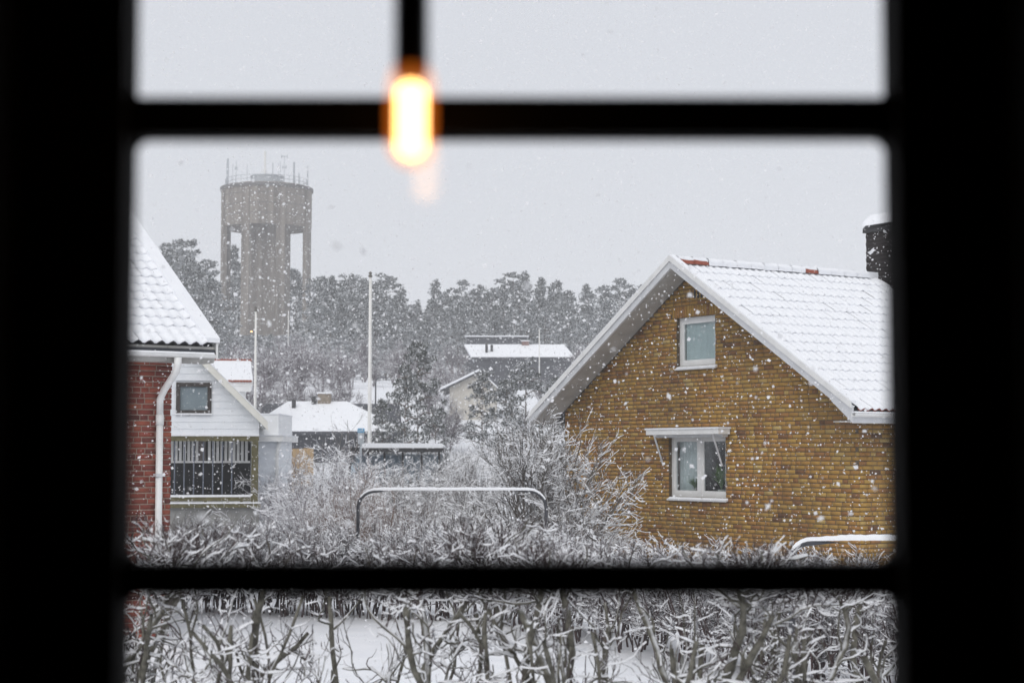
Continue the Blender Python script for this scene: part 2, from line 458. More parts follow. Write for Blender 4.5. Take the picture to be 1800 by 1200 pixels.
# pendant lamp hanging in the room just inside the pane
LY = WY / 1.085
bt, bb = P(723, 143, LY), P(723, 279, LY)
lamp = thing('pendant_lamp', 'lit tubular bulb hanging on a black holder before the window', 'lamp', (bt[0], LY, bb[2]))
r_ = .0092; hgt = bt[2] - bb[2]
prof = [(0.0001, 0)] + [(r_ * math.sin(t), r_ * (1 - math.cos(t))) for t in np.linspace(.3, math.pi / 2, 6)] + [(r_, hgt - r_)] + [(r_ * math.cos(t), hgt - r_ + r_ * math.sin(t)) for t in np.linspace(.2, 1.2, 5)] + [(.003, hgt + .001)]
MB().lathe(prof, k=20).obj('bulb', BULB, lamp, smooth=True)
env = bpy.data.materials.new('halo_glow'); env.use_nodes = True  # added shell round the bulb, its faint orange emission imitates lens halo
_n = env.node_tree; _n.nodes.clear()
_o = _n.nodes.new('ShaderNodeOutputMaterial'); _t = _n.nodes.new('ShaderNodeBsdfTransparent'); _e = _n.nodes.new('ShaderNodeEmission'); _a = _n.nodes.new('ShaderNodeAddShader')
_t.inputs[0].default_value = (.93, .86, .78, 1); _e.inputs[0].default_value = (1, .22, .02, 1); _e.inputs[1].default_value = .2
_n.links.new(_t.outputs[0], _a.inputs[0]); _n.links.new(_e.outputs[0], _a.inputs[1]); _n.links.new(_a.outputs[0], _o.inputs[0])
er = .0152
MB().lathe([(.0001, -.006)] + [(er * math.sin(t), -.006 + er * (1 - math.cos(t))) for t in np.linspace(.3, math.pi / 2, 6)] + [(er, hgt - .004), (er * .92, hgt + .004), (.0095, hgt + .011)], k=24).obj('halo_shell', env, lamp, smooth=True)
MB().lathe([(.0001, hgt - .0005), (.006, hgt - .0005), (.0106, hgt + .006), (.0106, hgt + .12), (.005, hgt + .132), (.0001, hgt + .132)], k=20).obj('socket', BLACKM, lamp, smooth=True)
MB().tube([(0, 0, hgt + .13), (0, 0, RZ1 - bb[2])], .0025, 8).obj('cord', BLACKM, lamp)

# ================================================================== BRICKS AND TILES
ROT = math.radians(33.4)
CU, SU = math.cos(ROT), math.sin(ROT)
def to_world(org, x, y, z):
    return np.array([org[0] + x * CU - y * SU, org[1] + x * SU + y * CU, org[2] + z])
def lay_bricks(s0, s1, z0, z1, holes, top, rs, course=.079, joint=.0155, ph=.3, L=.25, soldier=()):
    """bricks (s0,s1,z0,z1,tint,kind) of a mixed bond, cut at openings and at the roof line"""
    out = []; k = 0; z = z0
    while z + course <= z1 + 1e-6:
        s = s0 - rs.uniform(0, L)
        zm = z + course
        while s < s1:
            head = rs.random() < ph
            ln = L / 2 if head else L
            a, b = max(s, s0), min(s + ln - joint, s1)
            s += ln
            if a - s0 < .03: a = s0
            segs = [(a, b)]
            for (h0, h1, hz0, hz1) in holes:
                if zm - joint > hz0 + .004 and z < hz1 - .004:
                    ns = []
                    for (p, q) in segs:
                        if q <= h0 or p >= h1: ns.append((p, q)); continue
                        if p < h0 - .01: ns.append((p, h0))
                        if q > h1 + .01: ns.append((h1, q))
                    segs = ns
            for (p, q) in segs:
                if q - p < .008: continue
                if top is not None:
                    if top(p) < zm and top(q) < zm: continue
                    # trim the end under the sloping roof
                    while q - p > .03 and top(q) < zm - .02: q -= .02
                    while q - p > .03 and top(p) < zm - .02: p += .02
                    if q - p < .03: continue
                t = np.clip(rs.normal(.55, .17), .05, .98)
                if rs.random() < .035: t = rs.uniform(.02, .25)
                out.append((p, q, z, zm - joint, t))
        z += course
    return out
def wall_bricks(wall, org, lists, mat, limit, ymax=965):
    """lists: (bricks, axis) ; axis 'y' wall plane x=0 (faces -x), 'x' wall plane y=0 (faces -y)"""
    allb = []
    for bl, ax in lists:
        for (p, q, z0, z1, t) in bl:
            c = to_world(org, 0, (p + q) / 2, (z0 + z1) / 2) if ax == 'y' else to_world(org, (p + q) / 2, 0, (z0 + z1) / 2)
            px, py = pix(c)
            seen = 232 < px < 1566 and 245 < py < ymax
            allb.append((-(q - p) * (z1 - z0) / c[1] ** 2 if seen else 1.0 + c[1], p, q, z0, z1, t, ax))
    allb.sort(key=lambda b: b[0])
    cache = {}
    rs = random.Random(5)
    rest, rt = [], []
    for i, (_, p, q, z0, z1, t, ax) in enumerate(allb):
        j = rs.uniform(-.002, .0015)
        if i < limit:
            key = (ax, round(t * 12), round(q - p, 2), round(z1 - z0, 3))
            if key not in cache:
                B = [(0, .06, 0, q - p, 0, z1 - z0)] if ax == 'y' else [(0, q - p, 0, .06, 0, z1 - z0)]
                cache[key] = boxes_mesh('brick', B, mat, np.array([min(round(t * 12) / 12, .98)]))
            if ax == 'y':
                make_obj('brick', cache[key], wall, (j, p, z0))
            else:
                make_obj('brick', cache[key], wall, (p, j, z0))
        else:
            rest.append((j, j + .06, p, q, z0, z1) if ax == 'y' else (p, q, j, j + .06, z0, z1)); rt.append(t)
    if rest:
        o = make_obj('brickwork', boxes_mesh('brickwork', rest, mat, np.array(rt)), wall)
        o['kind'] = 'stuff'
def tile_geo(wd, L, waves, amp, snow_h, seg, seed, red_h=.022, bare=1.0):
    """one pantile under snow: local x across, y up the slope, z out of the roof. returns V, F, midx"""
    rs = np.random.default_rng(seed)
    n = seg + 1
    xs = np.linspace(0, wd, n)
    wave = amp * np.cos(xs / wd * waves * 2 * math.pi)
    lip = rs.normal(0, .004, n)
    sh = snow_h * (0.72 - .28 * np.cos(xs / wd * waves * 2 * math.pi)) + rs.normal(0, .003, n)
    rows = []
    rows.append(np.stack([xs, np.zeros(n), wave], 1))                                # underside front
    rows.append(np.stack([xs, np.zeros(n), wave + red_h], 1))                        # tile top front
    rows.append(np.stack([xs, -.004 + lip, wave + red_h + sh * .45], 1))             # snow belly
    rows.append(np.stack([xs, .022 + lip, wave + red_h + sh], 1))                    # snow shoulder
    rows.append(np.stack([xs, np.full(n, L * .55), wave * .9 + red_h + sh * 1.0 - .004], 1))
    rows.append(np.stack([xs, np.full(n, L * 1.10), wave + red_h + sh * .9 - .013], 1))
    V = np.concatenate(rows)
    Fs, mi = [], []
    for r in range(5):
        for i in range(seg):
            a = r * n + i
            Fs.append((a, a + 1, a + n + 1, a + n)); mi.append(1 if r == 0 and rs.random() < bare else 0)
    return V, np.array(Fs), np.array(mi)
def lay_tiles(roof, org, x0, ncol, y0, z0, slope, nrow, gauge, wd, limit, red, waves=2, amp=.02, snow_h=.035, seg=10, step=.026, xclip=None):
    """tiles on the slope that faces -y and rises towards +y"""
    ang = math.atan(slope)
    tilt = math.atan(step / gauge)
    vars_ = [tile_geo(wd, gauge, waves, amp, snow_h, seg, 11 + i, *((.022, 1.0) if i < 2 else (.005, .05))) for i in range(8)]
    meshes = [np_mesh('tile', V, [Fc], [SNOW, red], mi, smooth=True) for V, Fc, mi in vars_]
    items = []
    rs = random.Random(9)
    for r in range(nrow):
        for c in range(ncol):
            x = x0 + c * wd; d = r * gauge
            y, z = y0 + d * math.cos(ang), z0 + d * math.sin(ang)
            p = to_world(org, x + wd / 2, y, z)
            px, py = pix(p)
            seen = 228 < px < 1572 and py > 240
            items.append((p[1] if seen else 1000 + p[1], x, y, z, rs.randrange(2) if r == 0 else 2 + rs.randrange(6)))
    items.sort(key=lambda t: t[0])
    RV, RF, RM = [], [], []; off = 0
    a = ang - tilt
    ca, sa = math.cos(a), math.sin(a)
    for i, (_, x, y, z, v) in enumerate(items):
        if i < limit:
            make_obj('tile', meshes[v], roof, (x, y, z + rs.uniform(-.002, .002)), (a + rs.uniform(-.004, .004), 0, 0))
        else:
            V, Fc, mi = vars_[v]
            W = np.stack([V[:, 0] + x, V[:, 1] * ca - V[:, 2] * sa + y, V[:, 1] * sa + V[:, 2] * ca + z], 1)
            RV.append(W); RF.append(Fc + off); RM.append(mi); off += len(V)
    if RV:
        o = make_obj('tile_field', np_mesh('tile_field', np.concatenate(RV), [np.concatenate(RF)], [SNOW, red], np.concatenate(RM), smooth=True), roof)
        o['kind'] = 'stuff'
def ridge_caps(roof, x0, x1, y, z, red, L=.36, r=.105, bare=()):
    n = int((x1 - x0) / L)
    rs = random.Random(4)
    for i in range(n):
        xa = x0 + i * L
        V, Fs, mi = [], [], []
        k = 8
        for xi, xx in enumerate((xa, xa + L * .5, xa + L + .03)):
            for j in range(k + 1):
                t = math.pi * j / k
                V.append((xx, y + math.cos(t) * (r + (.012 if xi == 0 else 0)), z + math.sin(t) * (r + (.012 if xi == 0 else 0))))
        for xi in range(2):
            for j in range(k):
                a = xi * (k + 1) + j
                Fs.append((a, a + 1, a + k + 2, a + k + 1)); mi.append(0)
        o0 = len(V)
        # uneven snow saddle on the cap
        cov = .5 if i in bare else .97
        for xi, xx in enumerate(np.linspace(xa, xa + L, 5)):
            for j in range(7):
                t = math.pi * (.5 + (j / 6 - .5) * cov * (1 + rs.uniform(-.12, .12)))
                h = r + .014 + (.035 * math.sin(math.pi * j / 6)) * rs.uniform(.6, 1.2) - (.02 if j in (0, 6) else 0)
                V.append((xx, y + math.cos(t) * h, z + math.sin(t) * h))
        for xi in range(4):
            for j in range(6):
                a = o0 + xi * 7 + j
                Fs.append((a, a + 1, a + 8, a + 7)); mi.append(1)
        make_obj('ridge_tile', np_mesh('ridge_tile', np.array(V), [np.array(Fs)], [red if i in bare else SNOW, SNOW], mi, smooth=True), roof)

# ================================================================== YELLOW BRICK HOUSE
YO = np.array([5.92, 30.0, 0.0])
yh = thing('yellow_brick_house', 'ochre yellow brick house with snow covered tiled gable roof', 'house', YO, ROT)
WD, LEN, RID = 8.7, 12.0, 4.35
SL = .605
ZR = 6.43                                  # outer surface of the roof at the ridge
OV, OE = .585, .49                         # overhang at gable and eaves
def zroof(y): return ZR - SL * abs(y - RID)
def wtop(y): return zroof(y) - .243
H_LOW = (3.45, 5.17, .3 + 19 * .079, .3 + 34 * .079)
H_UP = (3.73, 4.90, .3 + 51 * .079, .3 + 63 * .079)
core = MB()
ys = sorted({.016, WD, RID, *H_LOW[:2], *H_UP[:2]})
for a, b in zip(ys[:-1], ys[1:]):
    zs = [0.0]
    for h in (H_LOW, H_UP):
        if h[0] <= a + 1e-6 and b <= h[1] + 1e-6: zs += [h[2], h[3]]
    zs.append(None)
    for z0_, z1_ in zip(zs[0::2], zs[1::2]):
        if z1_ is None:
            core.prism([(a, z0_), (b, z0_), (b, wtop(b)), (a, wtop(a))], 'x', .0055, .3)
        else:
            core.box(.0055, .3, a, b, z0_, z1_)
core.box(.3, LEN, .0055, .3, 0, wtop(0)); core.box(.014, LEN, WD - .3, WD - .002, 0, wtop(WD) - .01); core.box(LEN - .3, LEN - .002, .3, WD - .3, 0, wtop(0))
ywall = core.obj('wall', MORTAR_D, yh)
rs = np.random.default_rng(21)
sold = (H_UP[0] - .12, H_UP[1] + .14, H_UP[3], H_UP[3] + .237)
sold2 = (H_LOW[0] - .12, H_LOW[1] + .14, H_LOW[3], H_LOW[3] + .225)
gb = lay_bricks(0, WD, .3, 6.2, [H_LOW, H_UP, sold], wtop, rs)
for h in (sold,):
    y = h[0]
    while y + .07 < h[1]:
        if wtop(y) > h[3]: gb.append((y, y + .062, h[2], h[3] - .0145, float(np.clip(rs.normal(.55, .12), .1, .95))))
        y += .075
sb = lay_bricks(.064, LEN, .3, wtop(0) - .02, [], None, rs)
wall_bricks(ywall, YO, [(gb, 'y'), (sb, 'x')], OCHRE, 300)
MB().box(-.03, LEN, -.03, WD + .03, 0, .29).obj('plinth', CONCG, yh)
# roof
r = MB()
for sgn in (-1, 1):
    ye = -OE if sgn < 0 else WD + OE
    r.prism([(RID, ZR - .16), (ye, zroof(ye) - .16), (ye, zroof(ye) - .22), (RID, ZR - .22)], 'x', -OV + .03, LEN + .3)
yroof = r.obj('roof', CHARC, yh)
lay_tiles(yroof, YO, -OV + .09, 36, -OE - .03, zroof(-OE) - .145, SL, 16, .352, .335, 300, TERRA, amp=.022, snow_h=.032, step=.011)
ridge_caps(yroof, -OV + .16, 4.95, RID, ZR - .15, TERRA, bare=(0, 1, 9))
ridge_caps(yroof, 5.86, LEN, RID, ZR - .15, TERRA)
# snow blanket on the far slope
r = MB(); ye = WD + OE
r.prism([(RID, ZR - .01), (ye, zroof(ye) - .01), (ye, zroof(ye) - .15), (RID, ZR - .15)], 'x', -OV + .09, LEN + .3)
r.obj('snow_blanket', SNOW, yroof)
# soffit panels, barge boards, verge trims at the gable
sl = math.hypot(1, SL)
for sgn in (-1, 1):
    span = RID + OE
    npan = 5
    for i in range(npan):
        a, b = i / npan * span + .006, (i + 1) / npan * span - .006
        ya, yb = RID + sgn * a, RID + sgn * b
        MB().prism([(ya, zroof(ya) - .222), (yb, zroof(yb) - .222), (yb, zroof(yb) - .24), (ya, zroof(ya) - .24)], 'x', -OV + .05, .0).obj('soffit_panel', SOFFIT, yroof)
    y0, y1 = RID, RID + sgn * span
    MB().prism([(y0, ZR - .07), (y1, zroof(y1) - .07), (y1, zroof(y1) - .25), (y0, ZR - .25)], 'x', -OV, -OV + .045).obj('barge_board', BARGE, yroof)
    MB().prism([(y0, ZR + .0), (y1, zroof(y1) + .0), (y1, zroof(y1) - .11), (y0, ZR - .11)], 'x', -OV - .028, -OV - .002).obj('verge_trim', WHITE, yroof)
    MB().prism([(y0, ZR + .02), (y1, zroof(y1) + .02), (y1, zroof(y1) - .02), (y0, ZR - .02)], 'x', -OV - .02, -OV + .11).obj('verge_snow', SNOW, yroof)
# eaves: fascia, gutter
ze = zroof(-OE)
MB().box(-OV + .05, LEN + .25, -OE + .02, -OE + .05, ze - .36, ze - .17).obj('fascia', BARGE, yroof)
g = MB(); k = 8
prof = [(math.cos(t) * .06, math.sin(t) * .06) for t in np.linspace(math.pi, 2 * math.pi, k)]
prof2 = [(x * .88, z * .88 + .002) for x, z in prof[::-1]]
g.prism([(-OE - .055 + a, ze - .20 + b) for a, b in prof + prof2], 'x', -OV - .02, LEN + .28)
g.obj('gutter', WHITE, yroof)
MB().prism([(-OE - .10, ze - .192), (-OE - .055, ze - .165), (-OE - .01, ze - .192)], 'x', -OV, LEN + .25).obj('gutter_snow', SNOW, yroof)
MB().prism([(-OE - .01, ze - .10), (.0, wtop(0) + .14), (.0, wtop(0) - .03), (-OE - .01, ze - .36)], 'x', -OV + .001, -OV + .03).obj('eave_end', BARGE, yroof)
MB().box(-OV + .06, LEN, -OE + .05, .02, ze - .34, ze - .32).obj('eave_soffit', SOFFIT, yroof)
# chimney
cx = 5.4
cz0 = ZR - .9
ch = MB().box(cx - .42, cx + .42, RID - .55, RID + .35, cz0, 7.28).obj('chimney', DARKB, yroof)
cb = []
for kz in range(21):
    z = cz0 + kz * .082
    if z < ZR - .62: continue
    for j in range(4):
        o_ = (.12 if kz % 2 else 0)
        a, b = RID - .55 + j * .24 - o_, RID - .55 + j * .24 + .225 - o_
        a, b = max(a, RID - .55), min(b, RID + .35)
        if b - a > .03: cb.append((cx - .432, cx - .40, a, b, z, z + .068))
        a, b = cx - .42 + j * .24 - o_, cx - .42 + j * .24 + .225 - o_
        a, b = max(a, cx - .42), min(b, cx + .42)
        if b - a > .03: cb.append((a, b, RID - .562, RID - .53, z, z + .068))
bx = boxes_mesh('brick', [(0, 1, 0, 1, 0, 1)], DARKB)
for (a, b, c, d, e, f) in cb:
    make_obj('brick', bx, ch, (a, c, e), (0, 0, 0), (b - a, d - c, f - e))
MB().box(cx - .47, cx + .47, RID - .60, RID + .40, 7.284, 7.36).obj('chimney_collar', BLACKM, ch)
MB().prism([(cx - .46 + .92 * i / 12, 7.37 + .26 * math.sin(math.pi * i / 12)) for i in range(13)], 'y', RID - .62, RID + .42).obj('chimney_cap', BLACKM, ch)
c = MB()
nn = 14
V, Fs = [], []
for i in range(nn + 1):
    t = math.pi * (.06 + .88 * i / nn)
    for j in range(9):
        yy = RID - .60 + j * .125
        hh = .035 + .045 * math.sin(t) + random.uniform(-.012, .012)
        V.append((cx - (.47 + hh * .5) * math.cos(t), yy, 7.375 + (.27 + hh) * math.sin(t)))
for i in range(nn):
    for j in range(8):
        a = i * 9 + j; Fs.append((a, a + 1, a + 10, a + 9))
make_obj('cap_snow', np_mesh('cap_snow', np.array(V), [np.array(Fs)], SNOW, smooth=True), ch)
MB().box(cx - .47, cx + .47, RID - .585, RID - .563, cz0 + .2, ZR - .30).obj('flashing', BLACKM, ch)

def house_window(name, h, mull, parent):
    y0, y1, z0, z1 = h
    wdw = make_obj('window', None, parent)
    X0, X1 = .085, .14
    fr = MB(); t = .075
    fr.box(X0, X1, y0, y0 + t, z0, z1); fr.box(X0, X1, y1 - t, y1, z0, z1)
    fr.box(X0, X1, y0 + t, y1 - t, z0, z0 + t); fr.box(X0, X1, y0 + t, y1 - t, z1 - t, z1)
    fr.obj('frame', WHITE, wdw)
    cells = [(y0 + t, y1 - t)]
    if mull:
        ym = (y0 + y1) / 2
        MB().box(X0 - .004, X1, ym - .055, ym + .055, z0 + t, z1 - t).obj('mullion', WHITE, wdw)
        cells = [(y0 + t, ym - .055), (ym + .055, y1 - t)]
    for a, b in cells:
        s = .045; q = MB()
        q.box(X0 + .012, X1 - .008, a, a + s, z0 + t, z1 - t); q.box(X0 + .012, X1 - .008, b - s, b, z0 + t, z1 - t)
        q.box(X0 + .012, X1 - .008, a + s, b - s, z0 + t, z0 + t + s); q.box(X0 + .012, X1 - .008, a + s, b - s, z1 - t - s, z1 - t)
        q.obj('sash', WHITE, wdw)
        MB().box(X0 + .032, X0 + .036, a + s, b - s, z0 + t + s, z1 - t - s).obj('pane', GLASS_H, wdw)
    # sloping metal sill
    MB().prism([(-.055, z0 - .045), (.084, z0 - .005), (.084, z0 - .03), (-.055, z0 - .075)], 'y', y0 - .06, y1 + .0).obj('sill', BARGE, wdw)
    MB().prism([(-.05, z0 - .043), (.05, z0 - .014), (.02, z0 + .0), (-.035, z0 - .022)], 'y', y0 - .05, y1 - .04).obj('sill_snow', SNOW, wdw)
    # dark room behind
    v = MB()
    v.box(1.3, 1.32, y0 - .4, y1 + .4, z0 - .4, z1 + .3); v.box(.31, 1.3, y0 - .42, y0 - .4, z0 - .4, z1 + .3); v.box(.31, 1.3, y1 + .4, y1 + .42, z0 - .4, z1 + .3)
    v.box(.31, 1.3, y0 - .4, y1 + .4, z0 - .42, z0 - .4); v.box(.31, 1.3, y0 - .4, y1 + .4, z1 + .3, z1 + .32)
    v.obj('interior', VOID, wdw)
    return wdw
wl = house_window('low', H_LOW, True, yh)
wu = house_window('up', H_UP, False, yh)
def curtain(parent, x, y0, y1, z0, z1, folds, amp, mat, gather=0.0, name='curtain'):
    n = folds * 6
    V = []
    for i in range(n + 1):
        s = i / n
        for j in range(7):
            zf = j / 6
            yy = y0 + (y1 - y0) * s
            V.append((x + amp * math.sin(s * folds * 2 * math.pi + .4 * math.sin(zf * 3)) * (.6 + .4 * (1 - zf)), yy, z0 + (z1 - z0) * zf))
    Fs = [(i * 7 + j, i * 7 + j + 1, (i + 1) * 7 + j + 1, (i + 1) * 7 + j) for i in range(n) for j in range(6)]
    return make_obj(name, np_mesh(name, np.array(V), [np.array(Fs)], mat, smooth=True), parent)
curtain(wl, .27, 4.5, 5.14, 1.85, 3.1, 7, .03, CURT)
curtain(wl, .27, 3.47, 3.72, 1.85, 3.1, 3, .03, CURT)
curtain(wu, .42, 3.6, 5.0, 4.3, 5.4, 8, .035, CURT)
bl = MB()
for i in range(34):
    z = H_UP[2] + .10 + i * .0225
    bl.prism([(.150, z), (.160, z + .016), (.1615, z + .015), (.1515, z - .0015)], 'y', H_UP[0] + .1, H_UP[1] - .12)
o = bl.obj('blind', BLIND, wu); o['kind'] = 'stuff'
# awning over the lower window: cassette with snow and two struts
aw = make_obj('awning', None, yh)
za = 3.02
MB().box(-.30, -.02, 3.30, 5.50, za - .02, za + .075).obj('cassette', WHITE, aw)
MB().box(-.315, -.005, 3.28, 5.53, za + .077, za + .11).obj('snow_cap', SNOW, aw)
MB().box(-.16, -.02, 3.36, 5.42, za - .075, za - .022).obj('roller', BARGE, aw)
for yy in (3.52, 5.30):
    MB().beam((-.26, yy, za - .02), (-.03, yy, za - .62), .03, .02, (1, 0, 0)).obj('strut', BARGE, aw)
# small vent near the apex
vt = make_obj('vent', None, yh)
for i in range(3):
    MB().box(-.012, .013, 4.10 + i * .1, 4.14 + i * .1, 5.62, 5.80).obj('vent_bar', BLACKM, vt)
# plants behind the lower pane
def leafy(name, label, loc, h, n, spread, seed):
    rs = np.random.default_rng(seed)
    t = thing(name, label, 'plant', loc, ROT, None)
    MB().lathe([(.05, 0), (.075, .12), (.08, .13), (.07, .125), (.0001, .12)], k=14).obj('pot', POT, t, smooth=True)
    V, Fs = [], []
    for i in range(n):
        a = rs.uniform(0, 2 * math.pi); L = h * rs.uniform(.5, 1); sp = spread * rs.uniform(.3, 1)
        wv = rs.uniform(.008, .016); dx, dy = math.cos(a), math.sin(a)
        base = len(V)
        for s in np.linspace(0, 1, 6):
            rr = sp * s ** 1.5; zz = .12 + L * (s - .35 * s * s * (sp / spread))
            ww = wv * math.sin(math.pi * min(.95, s * .9 + .08))
            V += [(dx * rr - dy * ww, dy * rr + dx * ww, zz), (dx * rr + dy * ww, dy * rr - dx * ww, zz)]
        for k in range(5):
            b = base + 2 * k; Fs.append((b, b + 1, b + 3, b + 2))
    make_obj('leaves', np_mesh('leaves', np.array(V), [np.array(Fs)], LEAF, smooth=True), t)
    return t
pz = H_LOW[2] + .02
shelf = MB().box(.142, .58, H_LOW[0] + .004, H_LOW[1] - .004, pz - .018, pz - .002).obj('inner_sill', WHITE, wl)
leafy('house_plant', 'spiky leafed house plant behind the right pane of the double window', to_world(YO, .24, 3.86, pz - .001), .62, 60, .30, 1)
leafy('house_plant', 'low bushy house plant behind the left pane of the double window', to_world(YO, .21, 4.62, pz - .001), .30, 50, .2, 2)

# ================================================================== RED BRICK HOUSE
RO = np.array([-4.888, 25.04, 0.0])
rh = thing('red_brick_house', 'dark red brick house with snowy tiled roof and white downpipe', 'house', RO, ROT)
RSL = .645; RG, RE = .53, .40; RLEN = 6.0
RZ_E = 4.24                                    # roof surface at the eaves edge (y = -RE)
def rroof(y): return RZ_E + RSL * (y + RE)
MB().box(-RLEN, -.014, .014, 7, 0, rroof(0) - .28).obj('plinth_core', MORTAR_L, rh)
rwall = MB().box(-RLEN, -.012, .006, .2, 0, rroof(0) - .26).obj('wall', MORTAR_L, rh)
MB().prism([(.2, 0), (7, 0), (7, rroof(0) - .26), (3.6, rroof(3.6) - .3), (.2, rroof(.2) - .28)], 'x', -.25, -.012).obj('gable_wall', REDB, rh)
rs = np.random.default_rng(31)
rb = lay_bricks(-RLEN, 0, .02, rroof(0) - .28, [], None, rs, course=.079, ph=.32)
rb2 = [(p - .0, q, a, b, t) for (p, q, a, b, t) in rb]
wall_bricks(rwall, RO, [(rb2, 'x')], REDB, 300, 960)
r = MB()
r.prism([(-RE, RZ_E - .14), (3.6, rroof(3.6) - .14), (3.6, rroof(3.6) - .2), (-RE, RZ_E - .2)], 'x', -RLEN, RG - .04)
r.prism([(3.6, rroof(3.6) - .14), (7.6, RZ_E - .14), (7.6, RZ_E - .2), (3.6, rroof(3.6) - .2)], 'x', -RLEN, RG - .04)
rroof_o = r.obj('roof', CHARC, rh)
lay_tiles(rroof_o, RO, RG - .185 - 16 * .345, 16, -RE - .04, RZ_E - .07, RSL, 17, .255, .345, 300, TILE_DARK, amp=.026, snow_h=.045, step=.018)
MB().prism([(-RE - .03, RZ_E + .035), (3.6, rroof(3.6) + .035), (3.6, rroof(3.6) - .03), (-RE - .03, RZ_E - .03)], 'x', RG - .19, RG + .02).obj('verge_snow', SNOW, rroof_o)
MB().prism([(-RE - .01, RZ_E - .035), (3.6, rroof(3.6) - .035), (3.6, rroof(3.6) - .26), (-RE - .01, RZ_E - .26)], 'x', RG - .03, RG).obj('barge_board', WHITE, rroof_o)
for i in range(9):
    x1 = RG - .04 - i * .72; x0 = x1 - .714
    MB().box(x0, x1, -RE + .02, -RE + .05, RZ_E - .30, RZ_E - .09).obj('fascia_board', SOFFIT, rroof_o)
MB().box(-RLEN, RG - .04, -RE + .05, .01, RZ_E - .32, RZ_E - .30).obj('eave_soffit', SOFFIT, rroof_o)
gz = RZ_E - .26
g = MB()
prof = [(math.cos(t) * .05, math.sin(t) * .05) for t in np.linspace(math.pi, 2 * math.pi, 8)]
prof2 = [(x * .88, z * .88 + .002) for x, z in prof[::-1]]
g.prism([(-RE - .05 + a, gz + .05 + b) for a, b in prof + prof2], 'x', -RLEN, RG - .06)
g.obj('gutter', WHITE, rroof_o)
MB().prism([(-RE - .095, gz + .055), (-RE - .05, gz + .085), (-RE - .005, gz + .055)], 'x', -RLEN, RG - .08).obj('gutter_snow', SNOW, rroof_o)
for xx in (-1.0, -2.3):
    MB().box(xx, xx + .03, -RE - .118, -RE - .0, gz - .02, gz + .055).obj('gutter_bracket', BARGE, rroof_o)
dp = make_obj('downpipe', None, rh)
px_ = -.20
MB().tube([(-.10, -RE - .05, gz + .0), (-.10, -RE - .05, gz - .10), (-.11, -RE - .02, gz - .20), (px_ + .03, -.14, gz - .45), (px_, -.06, gz - .58), (px_, -.06, gz - .80)], [.055, .055, .05, .05, .05, .05], 12).obj('swan_neck', WHITE, dp, smooth=True)
MB().tube([(px_, -.06, gz - .8), (px_, -.06, .1)], .05, 12).obj('pipe', WHITE, dp, smooth=True)
MB().tube([(px_, -.06, gz - .95), (px_, -.06, gz - .80)], .058, 12).obj('collar', WHITE, dp, smooth=True)
for zz in (2.3, 1.0):
    MB().box(px_ - .065, px_ + .065, -.12, .0, zz, zz + .04).obj('pipe_clip', BARGE, dp)

# ================================================================== WHITE WOODEN HOUSE
WDp = 42.0
def X(px, D=WDp): return P(px, 700, D)[0]
def Z(py, D=WDp): return P(900, py, D)[2]
xR = X(456)
WROT = math.radians(9.3)
wh = thing('white_wooden_house', 'pale white boarded house with steep gable and open veranda', 'house', (xR - xR * math.cos(WROT), WDp - xR * math.sin(WROT), 0), WROT)
apx, apz = X(285), Z(556)
vs_ = lambda x: Z(742) + (X(471) - x) * ((Z(612) - Z(742)) / (X(471) - X(340)))     # verge line, top
wz0 = Z(766)
xWL = apx - (xR - apx)
inner = MB()
inner.prism([(xWL, wz0), (xR, wz0), (xR, vs_(xR) - .15), (apx, vs_(apx) - .15), (xWL, vs_(xR) - .15)], 'y', .03, .2)
wwall = inner.obj('wall', SIDING, wh)
wx0, wx1, wz_0, wz_1 = X(312), X(373), Z(728), Z(673)
bh = .165; z = wz0; i = 0
while z < vs_(apx):
    zt = z + bh - .003
    xr_ = min(xR, X(471) - (zt + .16 - Z(742)) / ((Z(612) - Z(742)) / (X(471) - X(340))))
    xl_ = max(xWL, 2 * apx - xr_)
    if xr_ - xl_ < .2: break
    spans = [(xl_, xr_)]
    if zt > wz_0 and z < wz_1: spans = [(xl_, wx0), (wx1, xr_)]
    for a, b in spans:
        xb = min(xR, b + (.1 if b == xr_ and b < xR else 0))
        MB().add([(a, .0, z), (xb, .0, z), (b, .008, zt), (a, .008, zt), (a, .03, z), (xb, .03, z), (b, .03, zt), (a, .03, zt)],
                 [(0, 1, 2, 3), (5, 4, 7, 6), (0, 4, 5, 1), (3, 2, 6, 7), (1, 5, 6, 2), (4, 0, 3, 7)]).obj('board', SIDING, wwall)
    z += bh
# side wall, roof
MB().box(xR - .15, xR - .01, .2, 9, 0, vs_(xR) - .2).obj('side_wall', SIDING, wh)
MB().box(xWL, xR - .16, 8.9, 9, 0, vs_(xR)).obj('back_wall', SIDING, wh)
xe = X(471)
rr = MB()
for s in (1, -1):
    xa = apx; xb = apx + s * (xe - apx)
    rr.prism([(xa, vs_(apx) - .02), (xb, vs_(xe) - .02), (xb, vs_(xe) - .12), (xa, vs_(apx) - .12)], 'y', -.25, 9.2)
wroof = rr.obj('roof', CREAM, wh)
for s in (1, -1):
    xb = apx + s * (xe - apx)
    MB().prism([(apx, vs_(apx)), (xb, vs_(xe)), (xb, vs_(xe) - .20), (apx, vs_(apx) - .20)], 'y', -.30, -.252).obj('barge_board', CREAM, wroof)
    MB().prism([(apx, vs_(apx) + .035), (xb, vs_(xe) + .035), (xb, vs_(xe) + .003), (apx, vs_(apx) + .003)], 'y', -.31, 9.2).obj('snow_blanket', SNOW, wroof)
